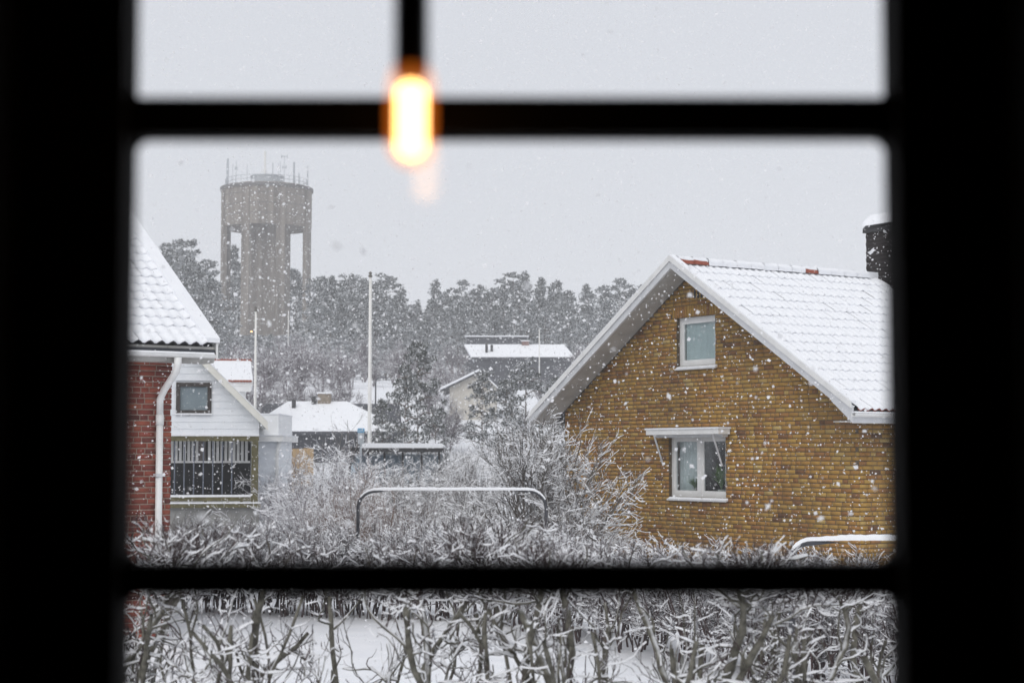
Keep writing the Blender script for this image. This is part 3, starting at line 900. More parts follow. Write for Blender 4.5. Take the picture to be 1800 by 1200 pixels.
# square window
sw = make_obj('window', None, wh)
t = .095; q = MB()
q.box(wx0, wx0 + t, -.03, .035, wz_0, wz_1); q.box(wx1 - t, wx1, -.03, .035, wz_0, wz_1)
q.box(wx0 + t, wx1 - t, -.03, .035, wz_0, wz_0 + t); q.box(wx0 + t, wx1 - t, -.03, .035, wz_1 - t, wz_1)
q.obj('frame', DARKW, sw)
MB().box(wx0 + t, wx1 - t, .008, .012, wz_0 + t, wz_1 - t).obj('pane', GLASS_H, sw)
MB().box(wx0 + t, wx1 - t, .022, .029, wz_0 + t, wz_1 - t).obj('roller_blind', M_plain('pale_blind', (.30, .33, .36), (.38, .41, .44), 3), sw)
MB().box(wx0 - .02, wx1 + .02, -.045, -.031, wz_0 - .02, wz_0 + .02).obj('sill_snow', SNOW, sw)
# veranda
vd = make_obj('veranda', None, wh)
dz = Z(884); vx0 = X(240); vx1 = X(457)
MB().box(vx0, xR, -.06, .10, Z(775), wz0 - .005).obj('lintel', OLIVE, vd)
MB().box(vx0, xR, -.08, -.0, wz0 - .003, wz0 + .05).obj('ledge_snow', SNOW, vd)
MB().box(X(443), X(455), -.055, .10, dz, Z(775) - .002).obj('post', OLIVE, vd)
MB().box(vx0, X(443) - .003, -.04, .06, Z(880), Z(873)).obj('bottom_rail', OLIVE, vd)
MB().box(vx0, X(443) - .003, -.05, .07, Z(873) + .003, Z(869)).obj('rail_snow', SNOW, vd)
for px in (362, 400, 424):
    MB().box(X(px), X(px + 5), -.03, .05, dz, Z(880) - .003).obj('rail_foot', OLIVE, vd)
x = 311.0
while x < 425:
    MB().tube([(X(x), .0, Z(869)), (X(x), .0, Z(776))], .017, 6).obj('railing_bar', STEELB, vd)
    x += 16.4
for i in range(9):
    yy = .25 + i * .2
    MB().tube([(xR - .10, yy, Z(872)), (xR - .10, yy, Z(770))], .017, 6).obj('railing_bar', STEELB, vd)
MB().box(vx0, X(460), -.16, 2.0, dz - .10, dz - .004).obj('deck', OLIVE, vd)
MB().box(vx0, X(460), -.17, 1.6, dz - .002, dz + .03).obj('deck_snow', SNOW, vd)
MB().box(vx0, X(458), -.05, .05, 0, dz - .102).obj('base_wall', CONCG, vd)
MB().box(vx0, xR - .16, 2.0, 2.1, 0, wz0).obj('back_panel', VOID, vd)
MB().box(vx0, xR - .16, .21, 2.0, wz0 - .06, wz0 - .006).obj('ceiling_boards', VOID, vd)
sz0, sz1 = Z(811, WDp + .6), Z(771, WDp + .6)
x = 297.0
while x < 446:
    if not 357 < x < 372:
        MB().box(X(x, WDp + .6), X(x + 4.6, WDp + .6), .59, .61, sz0 + .02, sz1).obj('screen_slat', WHITE, vd)
    x += 7.1
MB().box(X(290, WDp + .6), X(448, WDp + .6), .585, .615, sz0 - .03, sz0 + .018).obj('screen_rail', WHITE, vd)
MB().box(X(360, WDp + .6), X(371, WDp + .6), .62, .66, sz0 + .02, sz1).obj('screen_door', M_plain('grey_brown', (.12, .10, .10), (.2, .18, .17), 8), vd)

# annex to the right of it
ax = thing('white_annex', 'low white rendered annex with flat cornice beside the wooden house', 'building', (0, 47, 0))
X47 = lambda p: P(p, 700, 47)[0]
Z47 = lambda p: P(900, p, 47)[2]
MB().box(X47(420), X47(489), 0, 3, 0, Z47(776)).obj('wall', SIDING, ax)
MB().box(X47(420), X47(499), -.22, 3.2, Z47(776) + .002, Z47(766)).obj('cornice', WHITE, ax)
MB().box(X47(420), X47(500), -.24, 3.2, Z47(766) + .002, Z47(764)).obj('cornice_snow', SNOW, ax)
MB().box(X47(420), X47(489), .1, 3, Z47(764) + .002, Z47(728)).obj('parapet', M_plain('pale_render', (.76, .77, .78), (.82, .83, .84), 3), ax)
MB().box(X47(420), X47(490), .08, 3, Z47(728) + .002, Z47(726)).obj('parapet_snow', SNOW, ax)
MB().tube([(X47(492), -.05, Z47(777)), (X47(490), -.05, Z47(788)), (X47(488), -.05, Z47(800)), (X47(488), -.05, .1)], .05, 8).obj('downpipe', WHITE, ax)

# ================================================================== GENERIC FAR HOUSE
def gable_house(name, label, D, xl_, xr_, y_ridge, y_eave, shift, wallm, depth, over=.3, ybase=None, vents=(), chim=None, extra=None, tiles=False):
    """long side faces the camera; ridge runs along x. pixel extents; shift = how far the ridge ends lean"""
    XX = lambda p: P(p, 650, D)[0]
    gz_ = float(ground_z(0, D)) - .4
    t = thing(name, label, 'house', (XX((xl_ + xr_) / 2), D, gz_))
    ox = XX((xl_ + xr_) / 2)
    ze_ = P(900, y_eave, D)[2] - gz_
    zr_ = P(900, y_ridge, D + depth / 2)[2] - gz_
    x0, x1 = XX(xl_) - ox, XX(xr_) - ox
    wl_ = MB()
    wl_.prism([(over, 0), (depth - over, 0), (depth - over, ze_ - .1), (depth / 2, zr_ - .15), (over, ze_ - .1)], 'x', x0 + over, x1 - over)
    wo = wl_.obj('wall', wallm, t)
    sh = [XX(s) - XX(0) for s in shift]
    rf = MB()
    a, b = (x0, 0, ze_), (x1, 0, ze_); c, d = (x1 + sh[1], depth / 2, zr_), (x0 + sh[0], depth / 2, zr_)
    e, f = (x1, depth, ze_), (x0, depth, ze_)
    dn = lambda p, h=.16: (p[0], p[1], p[2] - h)
    pts = [a, b, c, d, e, f]; lo = [dn(p) for p in pts]
    rf.add(pts + lo, [(0, 1, 2, 3), (3, 2, 4, 5), (7, 6, 9, 8), (8, 9, 11, 10), (0, 6, 7, 1), (5, 4, 10, 11), (1, 7, 8, 2), (2, 8, 10, 4), (0, 3, 9, 6), (3, 5, 11, 9)])
    ro = rf.obj('roof', [SNOW], t)
    MB().box(x0, x1, -.03, -.003, ze_ - .22, ze_ - .03).obj('fascia', CHARC if wallm is CHARC else WHITE, ro)
    for (vx, vy, hh, ww) in vents:
        px0 = XX(vx) - ox
        f_ = (y_eave - vy) / max(1, (y_eave - y_ridge))
        zz = ze_ + (zr_ - ze_) * f_
        v = MB().box(px0 - ww / 2, px0 + ww / 2, depth / 2 * f_ - .12, depth / 2 * f_ + .12, zz - .2, zz + hh).obj('roof_vent', BLACKM, ro)
    if chim:
        cx_, top_, ww, mat_ = chim
        px0 = XX(cx_) - ox
        zt_ = P(900, top_, D + depth / 2)[2] - gz_
        MB().box(px0 - ww / 2, px0 + ww / 2, depth / 2 - .35, depth / 2 + .35, zr_ - .6, zt_).obj('chimney', mat_, ro)
        MB().box(px0 - ww / 2 - .05, px0 + ww / 2 + .05, depth / 2 - .4, depth / 2 + .4, zt_ + .002, zt_ + .09).obj('chimney_snow', SNOW, ro)
    return t, XX, gz_, ox

# hip roofed bungalow
hb, XX, gz_, ox = gable_house('bungalow', 'dark walled bungalow with wide snow covered hip roof and squat chimney', 100, 425, 716, 705, 757, (66, -117), CHARC, 8.0, over=.7,
                          vents=((505, 716, .45, .22), (540, 709, .42, .28)), chim=(558, 692, .75, M_plain('pale_brick', (.16, .13, .10), (.30, .25, .19), 6, .9)))
# shallow ribs of the tile courses under the snow
for i in range(9):
    f_ = (i + .5) / 9.5
# board fence beside it
tf = thing('board_fence', 'tan vertical board fence below the dark bungalow', 'fence', (P(519, 790, 70)[0], 70, float(ground_z(0, 70))))
x0, x1 = P(490, 790, 70)[0], P(552, 790, 70)[0]
zt_ = P(900, 788, 70)[2] - float(ground_z(0, 70))
n = int((x1 - x0) / .14)
fm = MB().box(-.064, .064, -.012, .012, 0, 1).mesh('board', TANW)
for i in range(n):
    make_obj('board', fm, tf, (x0 - P(519, 790, 70)[0] + .07 + i * .14, 0, .05), (0, 0, 0), (1, 1, zt_ - .05 + random.uniform(-.02, .02)))
MB().box(x0 - P(519, 790, 70)[0], x1 - P(519, 790, 70)[0], .014, .05, zt_ * .3, zt_ * .3 + .09).obj('rail', TANW, tf)
# white house with red tiled roof behind the wooden house
h2, XX, gz_, ox = gable_house('tiled_roof_house', 'small white house with snow dusted red tiled roof behind the wooden house', 62, 330, 444, 633, 667, (3, -4), WHITE, 6.0, over=.25)
h2.rotation_euler = (0, 0, .15)
r2 = [c_ for c_ in h2.children if c_.name.startswith('roof')][0]
ze_ = P(900, 667, 62)[2] - gz_; zr_ = P(900, 633, 65)[2] - gz_
tm = MB().lathe([(.0001, 0), (.07, 0), (.075, .02), (.06, .06), (.0001, .07)], k=8).mesh('eave_tile', TERRA)
for i in range(14):
    xx = XX(372 + i * 5.2) - ox
    make_obj('eave_tile', tm, r2, (xx, -.04, ze_ - .05), (math.pi / 2, 0, 0), (.8, .6, 1))
    make_obj('ridge_tile', tm, r2, (xx, 3.0, zr_ + .0), (math.pi / 2, 0, 0), (.8, .8, 1))
MB().box(XX(392) - ox, XX(441) - ox, -.01, .24, ze_ - .42, ze_ - .20).obj('eave_cornice', WHITE, h2)
# dark long house on the slope, with a second one behind it
gable_house('dark_timber_house', 'long dark timber house with plain snowy roof on the slope', 165, 829, 1010, 605, 627, (-15, -16), CHARC, 7.0, over=.25,
            vents=((855, 619, .9, .25), (864, 617, .6, .25)), chim=(924, 600, .7, M_plain('red_chimney', (.16, .09, .08), (.25, .15, .13), 6, .9)))
D2 = 185
g2 = float(ground_z(0, D2)) - .3
bk = thing('dark_rear_house', 'dark flat topped house standing just behind the long timber house', 'house', (P(872, 600, D2)[0], D2, g2))
bx0, bx1 = P(820, 600, D2)[0] - bk.location[0], P(926, 600, D2)[0] - bk.location[0]
bz = P(900, 592, D2)[2] - g2
MB().box(bx0, bx1, 0, 6, 0, bz).obj('wall', CHARC, bk)
MB().box(bx0 - .2, bx1 + .2, -.3, 6.2, bz + .003, bz + .12).obj('roof', SNOW, bk)
MB().tube([(bx1 - .6, 2, bz + .1), (bx1 - .6, 2, bz + 1.0)], .18, 8).obj('flue', BLACKM, bk)
# beige gabled house: gable end towards the camera
bgD = 122; gb_ = float(ground_z(0, bgD)) - .5
bgx = P(838, 650, bgD)[0]
bg = thing('beige_house', 'beige rendered house with low snowy gable roof among the bushes', 'house', (bgx, bgD, gb_))
BX = lambda p: P(p, 650, bgD)[0] - bgx
BZ = lambda p: P(900, p, bgD)[2] - gb_
MB().prism([(BX(790), 0), (BX(872), 0), (BX(872), BZ(676)), (BX(840), BZ(655)), (BX(790), BZ(680))], 'y', .4, 9).obj('wall', BEIGE, bg)
MB().prism([(BX(774), BZ(681)), (BX(842), BZ(648)), (BX(842), BZ(652)), (BX(774), BZ(685))], 'y', 0, 9.3).obj('roof', SNOW, bg)
MB().prism([(BX(774), BZ(685.2)), (BX(842), BZ(652.2)), (BX(842), BZ(655)), (BX(774), BZ(688))], 'y', .02, 9).obj('roof_edge', CHARC, bg)
MB().add([(BX(842), 0, BZ(648)), (BX(886), 0, BZ(690)), (BX(886), 9, BZ(690)), (BX(842), 9, BZ(648)), (BX(842), 0, BZ(651)), (BX(886), 0, BZ(693)), (BX(886), 9, BZ(693)), (BX(842), 9, BZ(651))],
         [(0, 1, 2, 3), (7, 6, 5, 4), (0, 4, 5, 1), (1, 5, 6, 2), (2, 6, 7, 3), (3, 7, 4, 0)]).obj('roof', SNOW, bg)

# ================================================================== WATER TOWER
TD = 260.0
tx = P(468.5, 400, TD)[0]
tg = float(ground_z(tx, TD)) - .6
tw = thing('water_tower', 'tall concrete water tower on eight pillars with antennas on top', 'water tower', (tx, TD, tg))
S = TD / FPX
TR = 80.5 * S
zt_t = P(900, 320, TD - TR)[2] - tg
zt_b = P(900, 392, TD - TR)[2] - tg
MB().lathe([(.01, zt_b + .5), (TR * .9, zt_b + .5), (TR * .985, zt_b), (TR * .985, zt_t - .5), (TR * 1.0, zt_t - .5), (TR * 1.0, zt_t), (TR * .9, zt_t + .25), (.01, zt_t + .5)], k=48).obj('tank', CONC, tw)
MB().lathe([(TR * 1.0, zt_t - .42), (TR * 1.018, zt_t - .42), (TR * 1.018, zt_t + .02), (TR * .95, zt_t + .06)], k=48).obj('rim', CONC_D, tw)
for zf in (.27, .52, .77):
    zz = zt_b + (zt_t - zt_b) * zf
    MB().lathe([(TR * .985, zz - .05), (TR * .992, zz - .03), (TR * .992, zz + .03), (TR * .985, zz + .05)], k=48).obj('formwork_joint', CONC_D, tw)
MB().lathe([(TR * .49, 0), (TR * .49, zt_b + .5)], k=32).obj('core_shaft', CONC, tw)
for i in range(8):
    a = math.radians(-90 - 19 + 45 * i)
    ca, sa = math.cos(a), math.sin(a)
    lw = 1.22
    def rad(r0, r1, h0, h1):
        q = []
        for zz in (h0, h1):
            for rr_, ss in ((r0, -1), (r1, -1), (r1, 1), (r0, 1)):
                q.append((ca * rr_ - sa * ss * lw / 2, sa * rr_ + ca * ss * lw / 2, zz))
        return MB().add(q, [(0, 3, 2, 1), (4, 5, 6, 7), (0, 1, 5, 4), (1, 2, 6, 5), (2, 3, 7, 6), (3, 0, 4, 7)])
    rad(TR * .925, TR * 1.003, 0, zt_b + .3).obj('leg', CONC, tw)
    rad(TR * .96, TR * 1.004, zt_b + .302, zt_t - .55).obj('pilaster', CONC, tw)
drx = (469 - 468.5) * S
MB().lathe([(29 * S, zt_t + .2), (29 * S, zt_t + 1.75), (30 * S, zt_t + 1.75), (30 * S, zt_t + 1.9), (.01, zt_t + 2.1)], (drx, 0, 0), k=24).obj('roof_drum', GALV, tw)
MB().tube([(27 * S, -2.3, zt_t), (27 * S, -2.3, zt_t)], .01, 3)
rl = MB()
for i in range(36):
    a = 2 * math.pi * i / 36
    x, y = math.cos(a) * TR * .9, math.sin(a) * TR * .9
    rl.tube([(x, y, zt_t + .2), (x, y, zt_t + 1.3)], .04, 4)
for hz in (.75, 1.3):
    rl.tube([(math.cos(2 * math.pi * i / 36) * TR * .9, math.sin(2 * math.pi * i / 36) * TR * .9, zt_t + hz) for i in range(37)], .04, 4, caps=False)
rl.obj('railing', GALV, tw)
def mast(px, y0, y1, wpx, arms=()):
    q = MB(); xx = (px - 468.5) * S
    yy = -math.sqrt(max(.1, (TR * .88) ** 2 - xx * xx)) * .6
    z0_, z1_ = P(900, y1, TD + yy)[2] - tg, P(900, y0, TD + yy)[2] - tg
    q.tube([(xx, yy, min(z0_, zt_t + .2)), (xx, yy, z1_)], max(.035, wpx * S / 2), 8)
    for ay, aw_ in arms:
        az = P(900, ay, TD + yy)[2] - tg
        q.box(xx - aw_ * S, xx + aw_ * S, yy - .05, yy + .05, az - .05, az + .05)
        for s_ in (-1, 1): q.box(xx + s_ * aw_ * S - .06, xx + s_ * aw_ * S + .06, yy - .06, yy + .06, az - .25, az + .25)
    q.obj('antenna', GALV, tw)
q = MB()
zc = zt_t + 2.0
q.tube([(-3.5 * S, 0, zc), (-3.5 * S, 0, P(900, 266, TD)[2] - tg)], 2.0 * S, 10)
for dx, dy in ((-12 * S, 0), (9 * S, 0), (0, -8 * S)):
    q.tube([(-3.5 * S, 0, zc + 1.1), (-3.5 * S + dx, dy, zc)], .05, 5)
q.obj('antenna_mast', POLEW, tw)
for a in ((401, 279, 305, 3.6), (398, 286, 308, 2), (412, 288, 305, .8), (418.5, 282, 306, .8, ((296, 1.6),)), (439, 288, 304, .7), (484.5, 286, 302, 1.6), (497, 284, 305, 1), (504, 275, 310, .9, ((275, 5), (294, 3))),
          (520, 285, 310, 3.4), (528, 303, 314, 1.6), (541, 292, 318, 2.2), (494, 288, 305, .6)):
    mast(*a)
MB().lathe([(.0001, -.12), (.12, 0), (.0001, .12)], ((456 - 468.5) * S, -TR - .2, P(900, 583, TD - TR)[2] - tg), 8).obj('lamp', AMBER, tw)
MB().box((455.6 - 468.5) * S, (456.4 - 468.5) * S, -TR - .15, -TR * .8, P(900, 584, TD - TR)[2] - tg - .05, P(900, 584, TD - TR)[2] - tg + .02).obj('lamp_arm', GALV, tw)

# ================================================================== POLES, LAMP POST, SHELTER, HOOPS
def pole(name, label, px, ytop, ybot, D, r0, r1, finial=True, mat=POLEW, cat='flagpole', group=None, ptop=None):
    gz_ = float(ground_z(0, D))
    b = P(px, ybot, D); tp = P(ptop if ptop else px, ytop, D)
    t = thing(name, label, cat, (b[0], D, gz_ - .05), 0, group)
    H_ = tp[2] - gz_ + .05
    lean = tp[0] - b[0]
    MB().tube([(0, 0, 0), (lean * .5, 0, H_ * .5), (lean, 0, H_)], [r0, (r0 + r1) / 2, r1], 10).obj('pole', mat, t, smooth=True)
    if finial:
        MB().lathe([(.0001, -.02), (r1 * 1.6, 0), (r1 * 1.8, .05), (r1 * .8, .09), (r1 * 1.7, .14), (.0001, .2)], (lean, 0, H_), 10).obj('finial', GOLD, t, smooth=True)
        MB().tube([(r0 + .03, -.02, 1.0), (lean + r1 + .01, -.02, H_ - .1)], .008, 4).obj('halyard', POLEW, t)
    return t
pole('flagpole', 'tall white flagpole with dark finial standing before the bungalow', 648.5, 487, 780, 60, .068, .042, ptop=651)
pole('flagpole', 'white flagpole rising beside the steep gable of the wooden house', 448, 547, 712, 72, .055, .035, ptop=449.5)
pole('flagpole', 'thin pale pole at the foot of the water tower', 507, 546, 592, 190, .07, .05, False)
pole('flagpole', 'thin white pole in front of the long timber house', 948, 579, 650, 158, .06, .045, False)
lp = thing('street_lamp', 'slim grey lamp post with curved arm on the snowy slope', 'street lamp', (P(660, 742, 112)[0], 112, float(ground_z(0, 112)) - .1))
tp_ = P(660, 664, 112)[2] - lp.location[2]
MB().tube([(0, 0, 0), (0, 0, tp_ * .93), (.05, 0, tp_ * .975), (.22, 0, tp_), (.42, 0, tp_ + .02)], [.06, .045, .04, .04, .04], 8).obj('post', STEEL, lp, smooth=True)
MB().box(.36, .72, -.07, .07, tp_ - .03, tp_ + .05).obj('lamp_head', STEEL, lp)

# bus shelter
SD = 52.0
sh = thing('bus_shelter', 'glass bus shelter with black frame and thick snow on its roof', 'shelter', (P(697, 780, SD)[0], SD, 0))
sx = lambda p: P(p, 780, SD)[0] - sh.location[0]
szr = P(900, 789, SD)[2]
MB().box(sx(622), sx(781), -.1, 1.4, szr - .09, szr + .03).obj('roof', BLACKM, sh)
sn = MB().prism([(sx(634), szr + .033), (sx(778), szr + .033), (sx(780), szr + .10), (sx(774), szr + .17), (sx(640), szr + .18), (sx(633), szr + .10)], 'y', -.08, 1.38).obj('snow_cap', SNOW, sh)
for p_ in (615, 647, 676, 708, 741, 772):
    MB().box(sx(p_) - .03, sx(p_) + .03, .0, .06, 0, szr - .09).obj('post', BLACKM, sh)
    if p_ < 772:
        MB().box(sx(p_) + .04, sx(p_ + 30), .025, .035, .35, szr - .2).obj('pane', GLASS_S, sh)
MB().box(sx(620), sx(776), 1.2, 1.24, .3, szr - .15).obj('back_panel', GALV, sh)
MB().box(sx(614), sx(640), .02, .5, szr - .06, szr + .05).obj('end_box', BLACKM, sh)
# bus stop flag
bs = thing('bus_stop_sign', 'bus stop sign with blue top panel over a pale timetable board', 'sign', (P(634, 780, 50)[0], 50, 0))
bxx = lambda p: P(p, 780, 50)[0] - bs.location[0]
bzz = lambda p: P(900, p, 50)[2]
MB().tube([(0, .03, 0), (0, .03, bzz(754))], .03, 8).obj('post', GALV, bs)
bp = MB().box(bxx(628.5), bxx(640.5), -.02, .02, bzz(760), bzz(752.5)).obj('blue_panel', BLUE, bs)
q = MB()
for (a, b, c, d) in ((630.3, 631.0, 754.2, 758.6), (632.6, 633.3, 754.2, 758.6), (631.0, 632.6, 758.0, 758.6), (634.6, 635.3, 754.6, 758.6), (635.3, 637.0, 754.6, 755.3), (637.4, 638.1, 754.6, 758.6), (638.1, 639.6, 758.0, 758.6), (638.1, 639.6, 754.6, 755.2)):
    q.box(bxx(a), bxx(b), -.026, -.021, bzz(d), bzz(c))
q.obj('lettering', POLEW, bp)
MB().box(bxx(629), bxx(640), -.02, .02, bzz(780), bzz(760.4)).obj('timetable', GALV, bs)

# tube hoops (carpet frames) on the lawn
def hoop(label, px0, px1, ytop, D, r, bend, ext=0.0, rz=0.0, xr_world=None):
    a = P(px0, ytop, D); b = P(px1, ytop, D)
    wdt = (b[0] - a[0]) if xr_world is None else xr_world
    t = thing('hoop_frame', label, 'hoop frame', (a[0], D, 0), rz, 'steel tube hoops on the lawn')
    zt_ = a[2]; R_ = bend
    pts = [(0, 0, -.1), (0, 0, zt_ - R_)]
    pts += [(R_ - R_ * math.cos(t_), 0, zt_ - R_ + R_ * math.sin(t_)) for t_ in np.linspace(.2, math.pi / 2 - .05, 7)]
    top = [(R_ + (wdt - 2 * R_) * f_, 0, zt_) for f_ in np.linspace(0, 1, 14)]
    pts += top
    pts += [(wdt - R_ + R_ * math.sin(t_), 0, zt_ - R_ + R_ * math.cos(t_)) for t_ in np.linspace(.2, math.pi / 2 - .05, 7)]
    pts += [(wdt, 0, zt_ - R_), (wdt, 0, -.1)]
    MB().tube(pts, r, 12).obj('tube', STEEL, t, smooth=True)
    # line of snow lying on the top bar and the bends
    arc = pts[4:-4]
    n = 90
    L_ = [Vector(p) for p in arc]; cum = [0]
    for i in range(1, len(L_)): cum.append(cum[-1] + (L_[i] - L_[i - 1]).length)
    V, Fs = [], []
    rs_ = random.Random(3)
    for i in range(n + 1):
        s_ = cum[-1] * i / n
        j = max(k_ for k_ in range(len(cum)) if cum[k_] <= s_ + 1e-9); j = min(j, len(L_) - 2)
        f_ = (s_ - cum[j]) / (cum[j + 1] - cum[j]); p = L_[j].lerp(L_[j + 1], f_); d = (L_[j + 1] - L_[j]).normalized()
        flat = abs(d.x); h = r * (.5 + .75 * flat) * rs_.uniform(.85, 1.15) * min(1, 6 * min(i, n - i) / n + .2)
        nrm = Vector((-d.z, 0, d.x)) if d.x > 0 else Vector((0, 0, 1))
        for a_, hh in ((-1.0, .15), (-.85, .75), (0, 1.0), (.85, .75), (1.0, .15)):
            q = p + nrm * (r * .3 + (r * .75 + h) * hh) + Vector((0, a_ * r * .95, 0))
            V.append((q.x, q.y, q.z))
    for i in range(n):
        for j in range(4):
            a_ = i * 5 + j; Fs.append((a_, a_ + 5, a_ + 6, a_ + 1))
    make_obj('snow_line', np_mesh('snow_line', np.array(V), [np.array(Fs)], SNOW, smooth=True), t)
hoop('dark steel tube hoop lined with snow beside the big bare bush', 629.5, 960, 863, 29.5, .029, .28, rz=-.02)
hoop('dark steel tube hoop lined with snow before the yellow brick wall', 1391, 1391, 953, 12.4, .024, .13, rz=.02, xr_world=3.1)

# ================================================================== VEGETATION
def nrm(v):
    return v / np.maximum(np.linalg.norm(v, axis=-1, keepdims=True), 1e-9)
def curves(rs, p0, d0, L, n, wob, trop):
    B = len(p0)
    pts = np.zeros((B, n, 3)); pts[:, 0] = p0
    dirs = np.zeros((B, n, 3)); d = nrm(d0); dirs[:, 0] = d
    st = (L / (n - 1))[:, None]
    up = np.array([0, 0, 1.0])
    for i in range(1, n):
        d = nrm(d + rs.normal(0, wob, (B, 3)) + up * trop)
        pts[:, i] = pts[:, i - 1] + d * st
        dirs[:, i] = d
    return pts, dirs
def grow(rs, p0, d0, L, r, levels, box=None, first=None):
    """levels[0]: the stems; every further level: children of the level before"""
    out = []
    for li, lv in enumerate(levels):
        if li:
            B, n = pts.shape[:2]
            m = lv['num']
            t = rs.uniform(lv.get('t0', .25), lv.get('t1', 1.0), (B, m)) ** lv.get('tp', 1.0) * (n - 1)
            i0 = np.clip(t.astype(int), 0, n - 2); f = (t - i0)[..., None]
            bi = np.arange(B)[:, None]
            p0 = (pts[bi, i0] * (1 - f) + pts[bi, i0 + 1] * f).reshape(-1, 3)
            dp = dirs[bi, i0].reshape(-1, 3)
            rp = (rad[bi, i0] * (1 - f[..., 0]) + rad[bi, i0 + 1] * f[..., 0]).reshape(-1)
            ang = rs.uniform(*lv['ang'], len(p0))[:, None]
            rv = nrm(rs.normal(0, 1, (len(p0), 3)) * np.array([1, 1, lv.get('flat', 1.0)]))
            perp = nrm(rv - dp * (rv * dp).sum(-1, keepdims=True))
            d0 = dp * np.cos(ang) + perp * np.sin(ang)
            L = rs.uniform(*lv['len'], len(p0)) * (1 - lv.get('shrink', .0) * (t.reshape(-1) / (n - 1)))
            r = np.minimum(rp * .75, rs.uniform(*lv['rad'], len(p0)))
        if li == 0 and first is not None:
            pts, dirs, rad = first
            continue
        pts, dirs = curves(rs, p0, d0, L, lv['n'], lv['wob'], lv['trop'])
        rad = r[:, None] * np.linspace(1, lv.get('tip', .55), lv['n'])[None]
        if box is not None:
            # clipped hedge: what grows above (or below) the trimmed band is cut away
            if li:
                kp = (pts[..., 2].max(1) < box[2]) & (pts[..., 2].min(1) > (box[3] if len(box) > 3 else .05))
                pts, dirs, rad = pts[kp], dirs[kp], rad[kp]
            for ax in (0, 1):
                ex = np.abs(pts[..., ax]) - box[ax]
                pts[..., ax] -= np.sign(pts[..., ax]) * np.clip(ex, 0, None) * .85
        out.append((pts, rad, lv.get('k', 4)))
        if li == 0: grow.first = (pts, dirs, rad)
    return out
def tubes(pts, rad, k):
    B, n = pts.shape[:2]
    tg = np.gradient(pts, axis=1); tg = nrm(tg)
    ref = np.array([.31, .52, .79])
    a = nrm(np.cross(tg, ref)); b = np.cross(tg, a)
    th = np.arange(k) * 2 * math.pi / k
    V = pts[:, :, None] + rad[:, :, None, None] * (a[:, :, None] * np.cos(th)[None, None, :, None] + b[:, :, None] * np.sin(th)[None, None, :, None])
    idx = np.arange(B * n * k).reshape(B, n, k)
    i0, i1 = idx[:, :-1], idx[:, 1:]
    Fq = np.stack([i0, np.roll(i0, -1, 2), np.roll(i1, -1, 2), i1], -1).reshape(-1, 4)
    return V.reshape(-1, 3), Fq
def ribbons(rs, pts, rad, wmin, hgt, keep=.85, rscale=1.05):
    """soft ridge of snow lying on each branch, thinner where it is steep"""
    m = rs.random(len(pts)) < keep
    pts, rad = pts[m], rad[m]
    B, n = pts.shape[:2]
    tg = nrm(np.gradient(pts, axis=1))
    hz = np.sqrt(np.clip(1 - tg[..., 2] ** 2, 0, 1))
    side = nrm(np.stack([-tg[..., 1], tg[..., 0], np.zeros_like(hz)], -1) + 1e-6)
    patch = np.clip(rs.normal(.8, .35, (B, n)), .1, 1.5)
    w_ = np.maximum(rad * .9, wmin) * (.35 + .65 * hz) * np.clip(patch + .3, .5, 1.3)
    w_ *= np.clip((hz - .25) * 2.2, 0.02, 1)
    h = hgt * hz * patch + rad * .6
    lo = pts + np.array([0, 0, 1.0]) * (rad * .15)[..., None]
    V = np.stack([lo - side * w_[..., None], pts + np.array([0, 0, 1.0]) * h[..., None] + 0, lo + side * w_[..., None]], 2)
    idx = np.arange(B * n * 3).reshape(B, n, 3)
    Fq = []
    for j in (0, 1):
        Fq.append(np.stack([idx[:, :-1, j], idx[:, 1:, j], idx[:, 1:, j + 1], idx[:, :-1, j + 1]], -1).reshape(-1, 4))
    return V.reshape(-1, 3), np.concatenate(Fq)
def join(parts):
    Vs, Fs, off = [], [], 0
    for V, Fq in parts:
        Vs.append(V); Fs.append(Fq + off); off += len(V)
    return np.concatenate(Vs), [np.concatenate(Fs)]
def plant_proto(name, rs, stems, levels, matS, matT, snow, box=None, sep=True, nstem=1, stem_name='stem'):
    """returns list of (part name, mesh, kind). snow = (wmin, height, keep)"""
    p0, d0, L, r = stems
    lv = grow(rs, p0, d0, L, r, levels, box)
    parts = []
    pts, rad, k = lv[0]
    if sep:
        for i in range(len(pts)):
            V, Fq = tubes(pts[i:i + 1], rad[i:i + 1], k)
            parts.append((stem_name, np_mesh(stem_name, V, [Fq], matS, smooth=True), None))
    else:
        V, Fq = tubes(pts, rad, k)
        parts.append((stem_name, np_mesh(stem_name, V, [Fq], matS, smooth=True), None))
    if nstem > 1:                      # heavy limbs share the stem bark
        V, Fs = join([tubes(*l) for l in lv[1:nstem]])
        parts.append(('branches', np_mesh('branches', V, Fs, matS, smooth=True), 'stuff'))
    V, Fs = join([tubes(*l) for l in lv[max(1, nstem):]])
    parts.append(('twigs', np_mesh('twigs', V, Fs, matT, smooth=True), 'stuff'))
    if snow:
        V, Fs = join([ribbons(rs, l[0], l[1], snow[0], snow[1], snow[2]) for l in lv[(1 if len(snow) < 4 else snow[3]):]])
        parts.append(('snow_cover', np_mesh('snow_cover', V, Fs, SNOW_T, smooth=True), 'stuff'))
    return parts
def place(name, parts, loc, rz, sc, label, cat, group=None):
    t = thing(name, label, cat, loc, rz, group)
    t.scale = (sc, sc, sc) if not isinstance(sc, tuple) else sc
    for nm, me, kd in parts:
        o = make_obj(nm, me, t)
        if kd: o['kind'] = kd
    return t
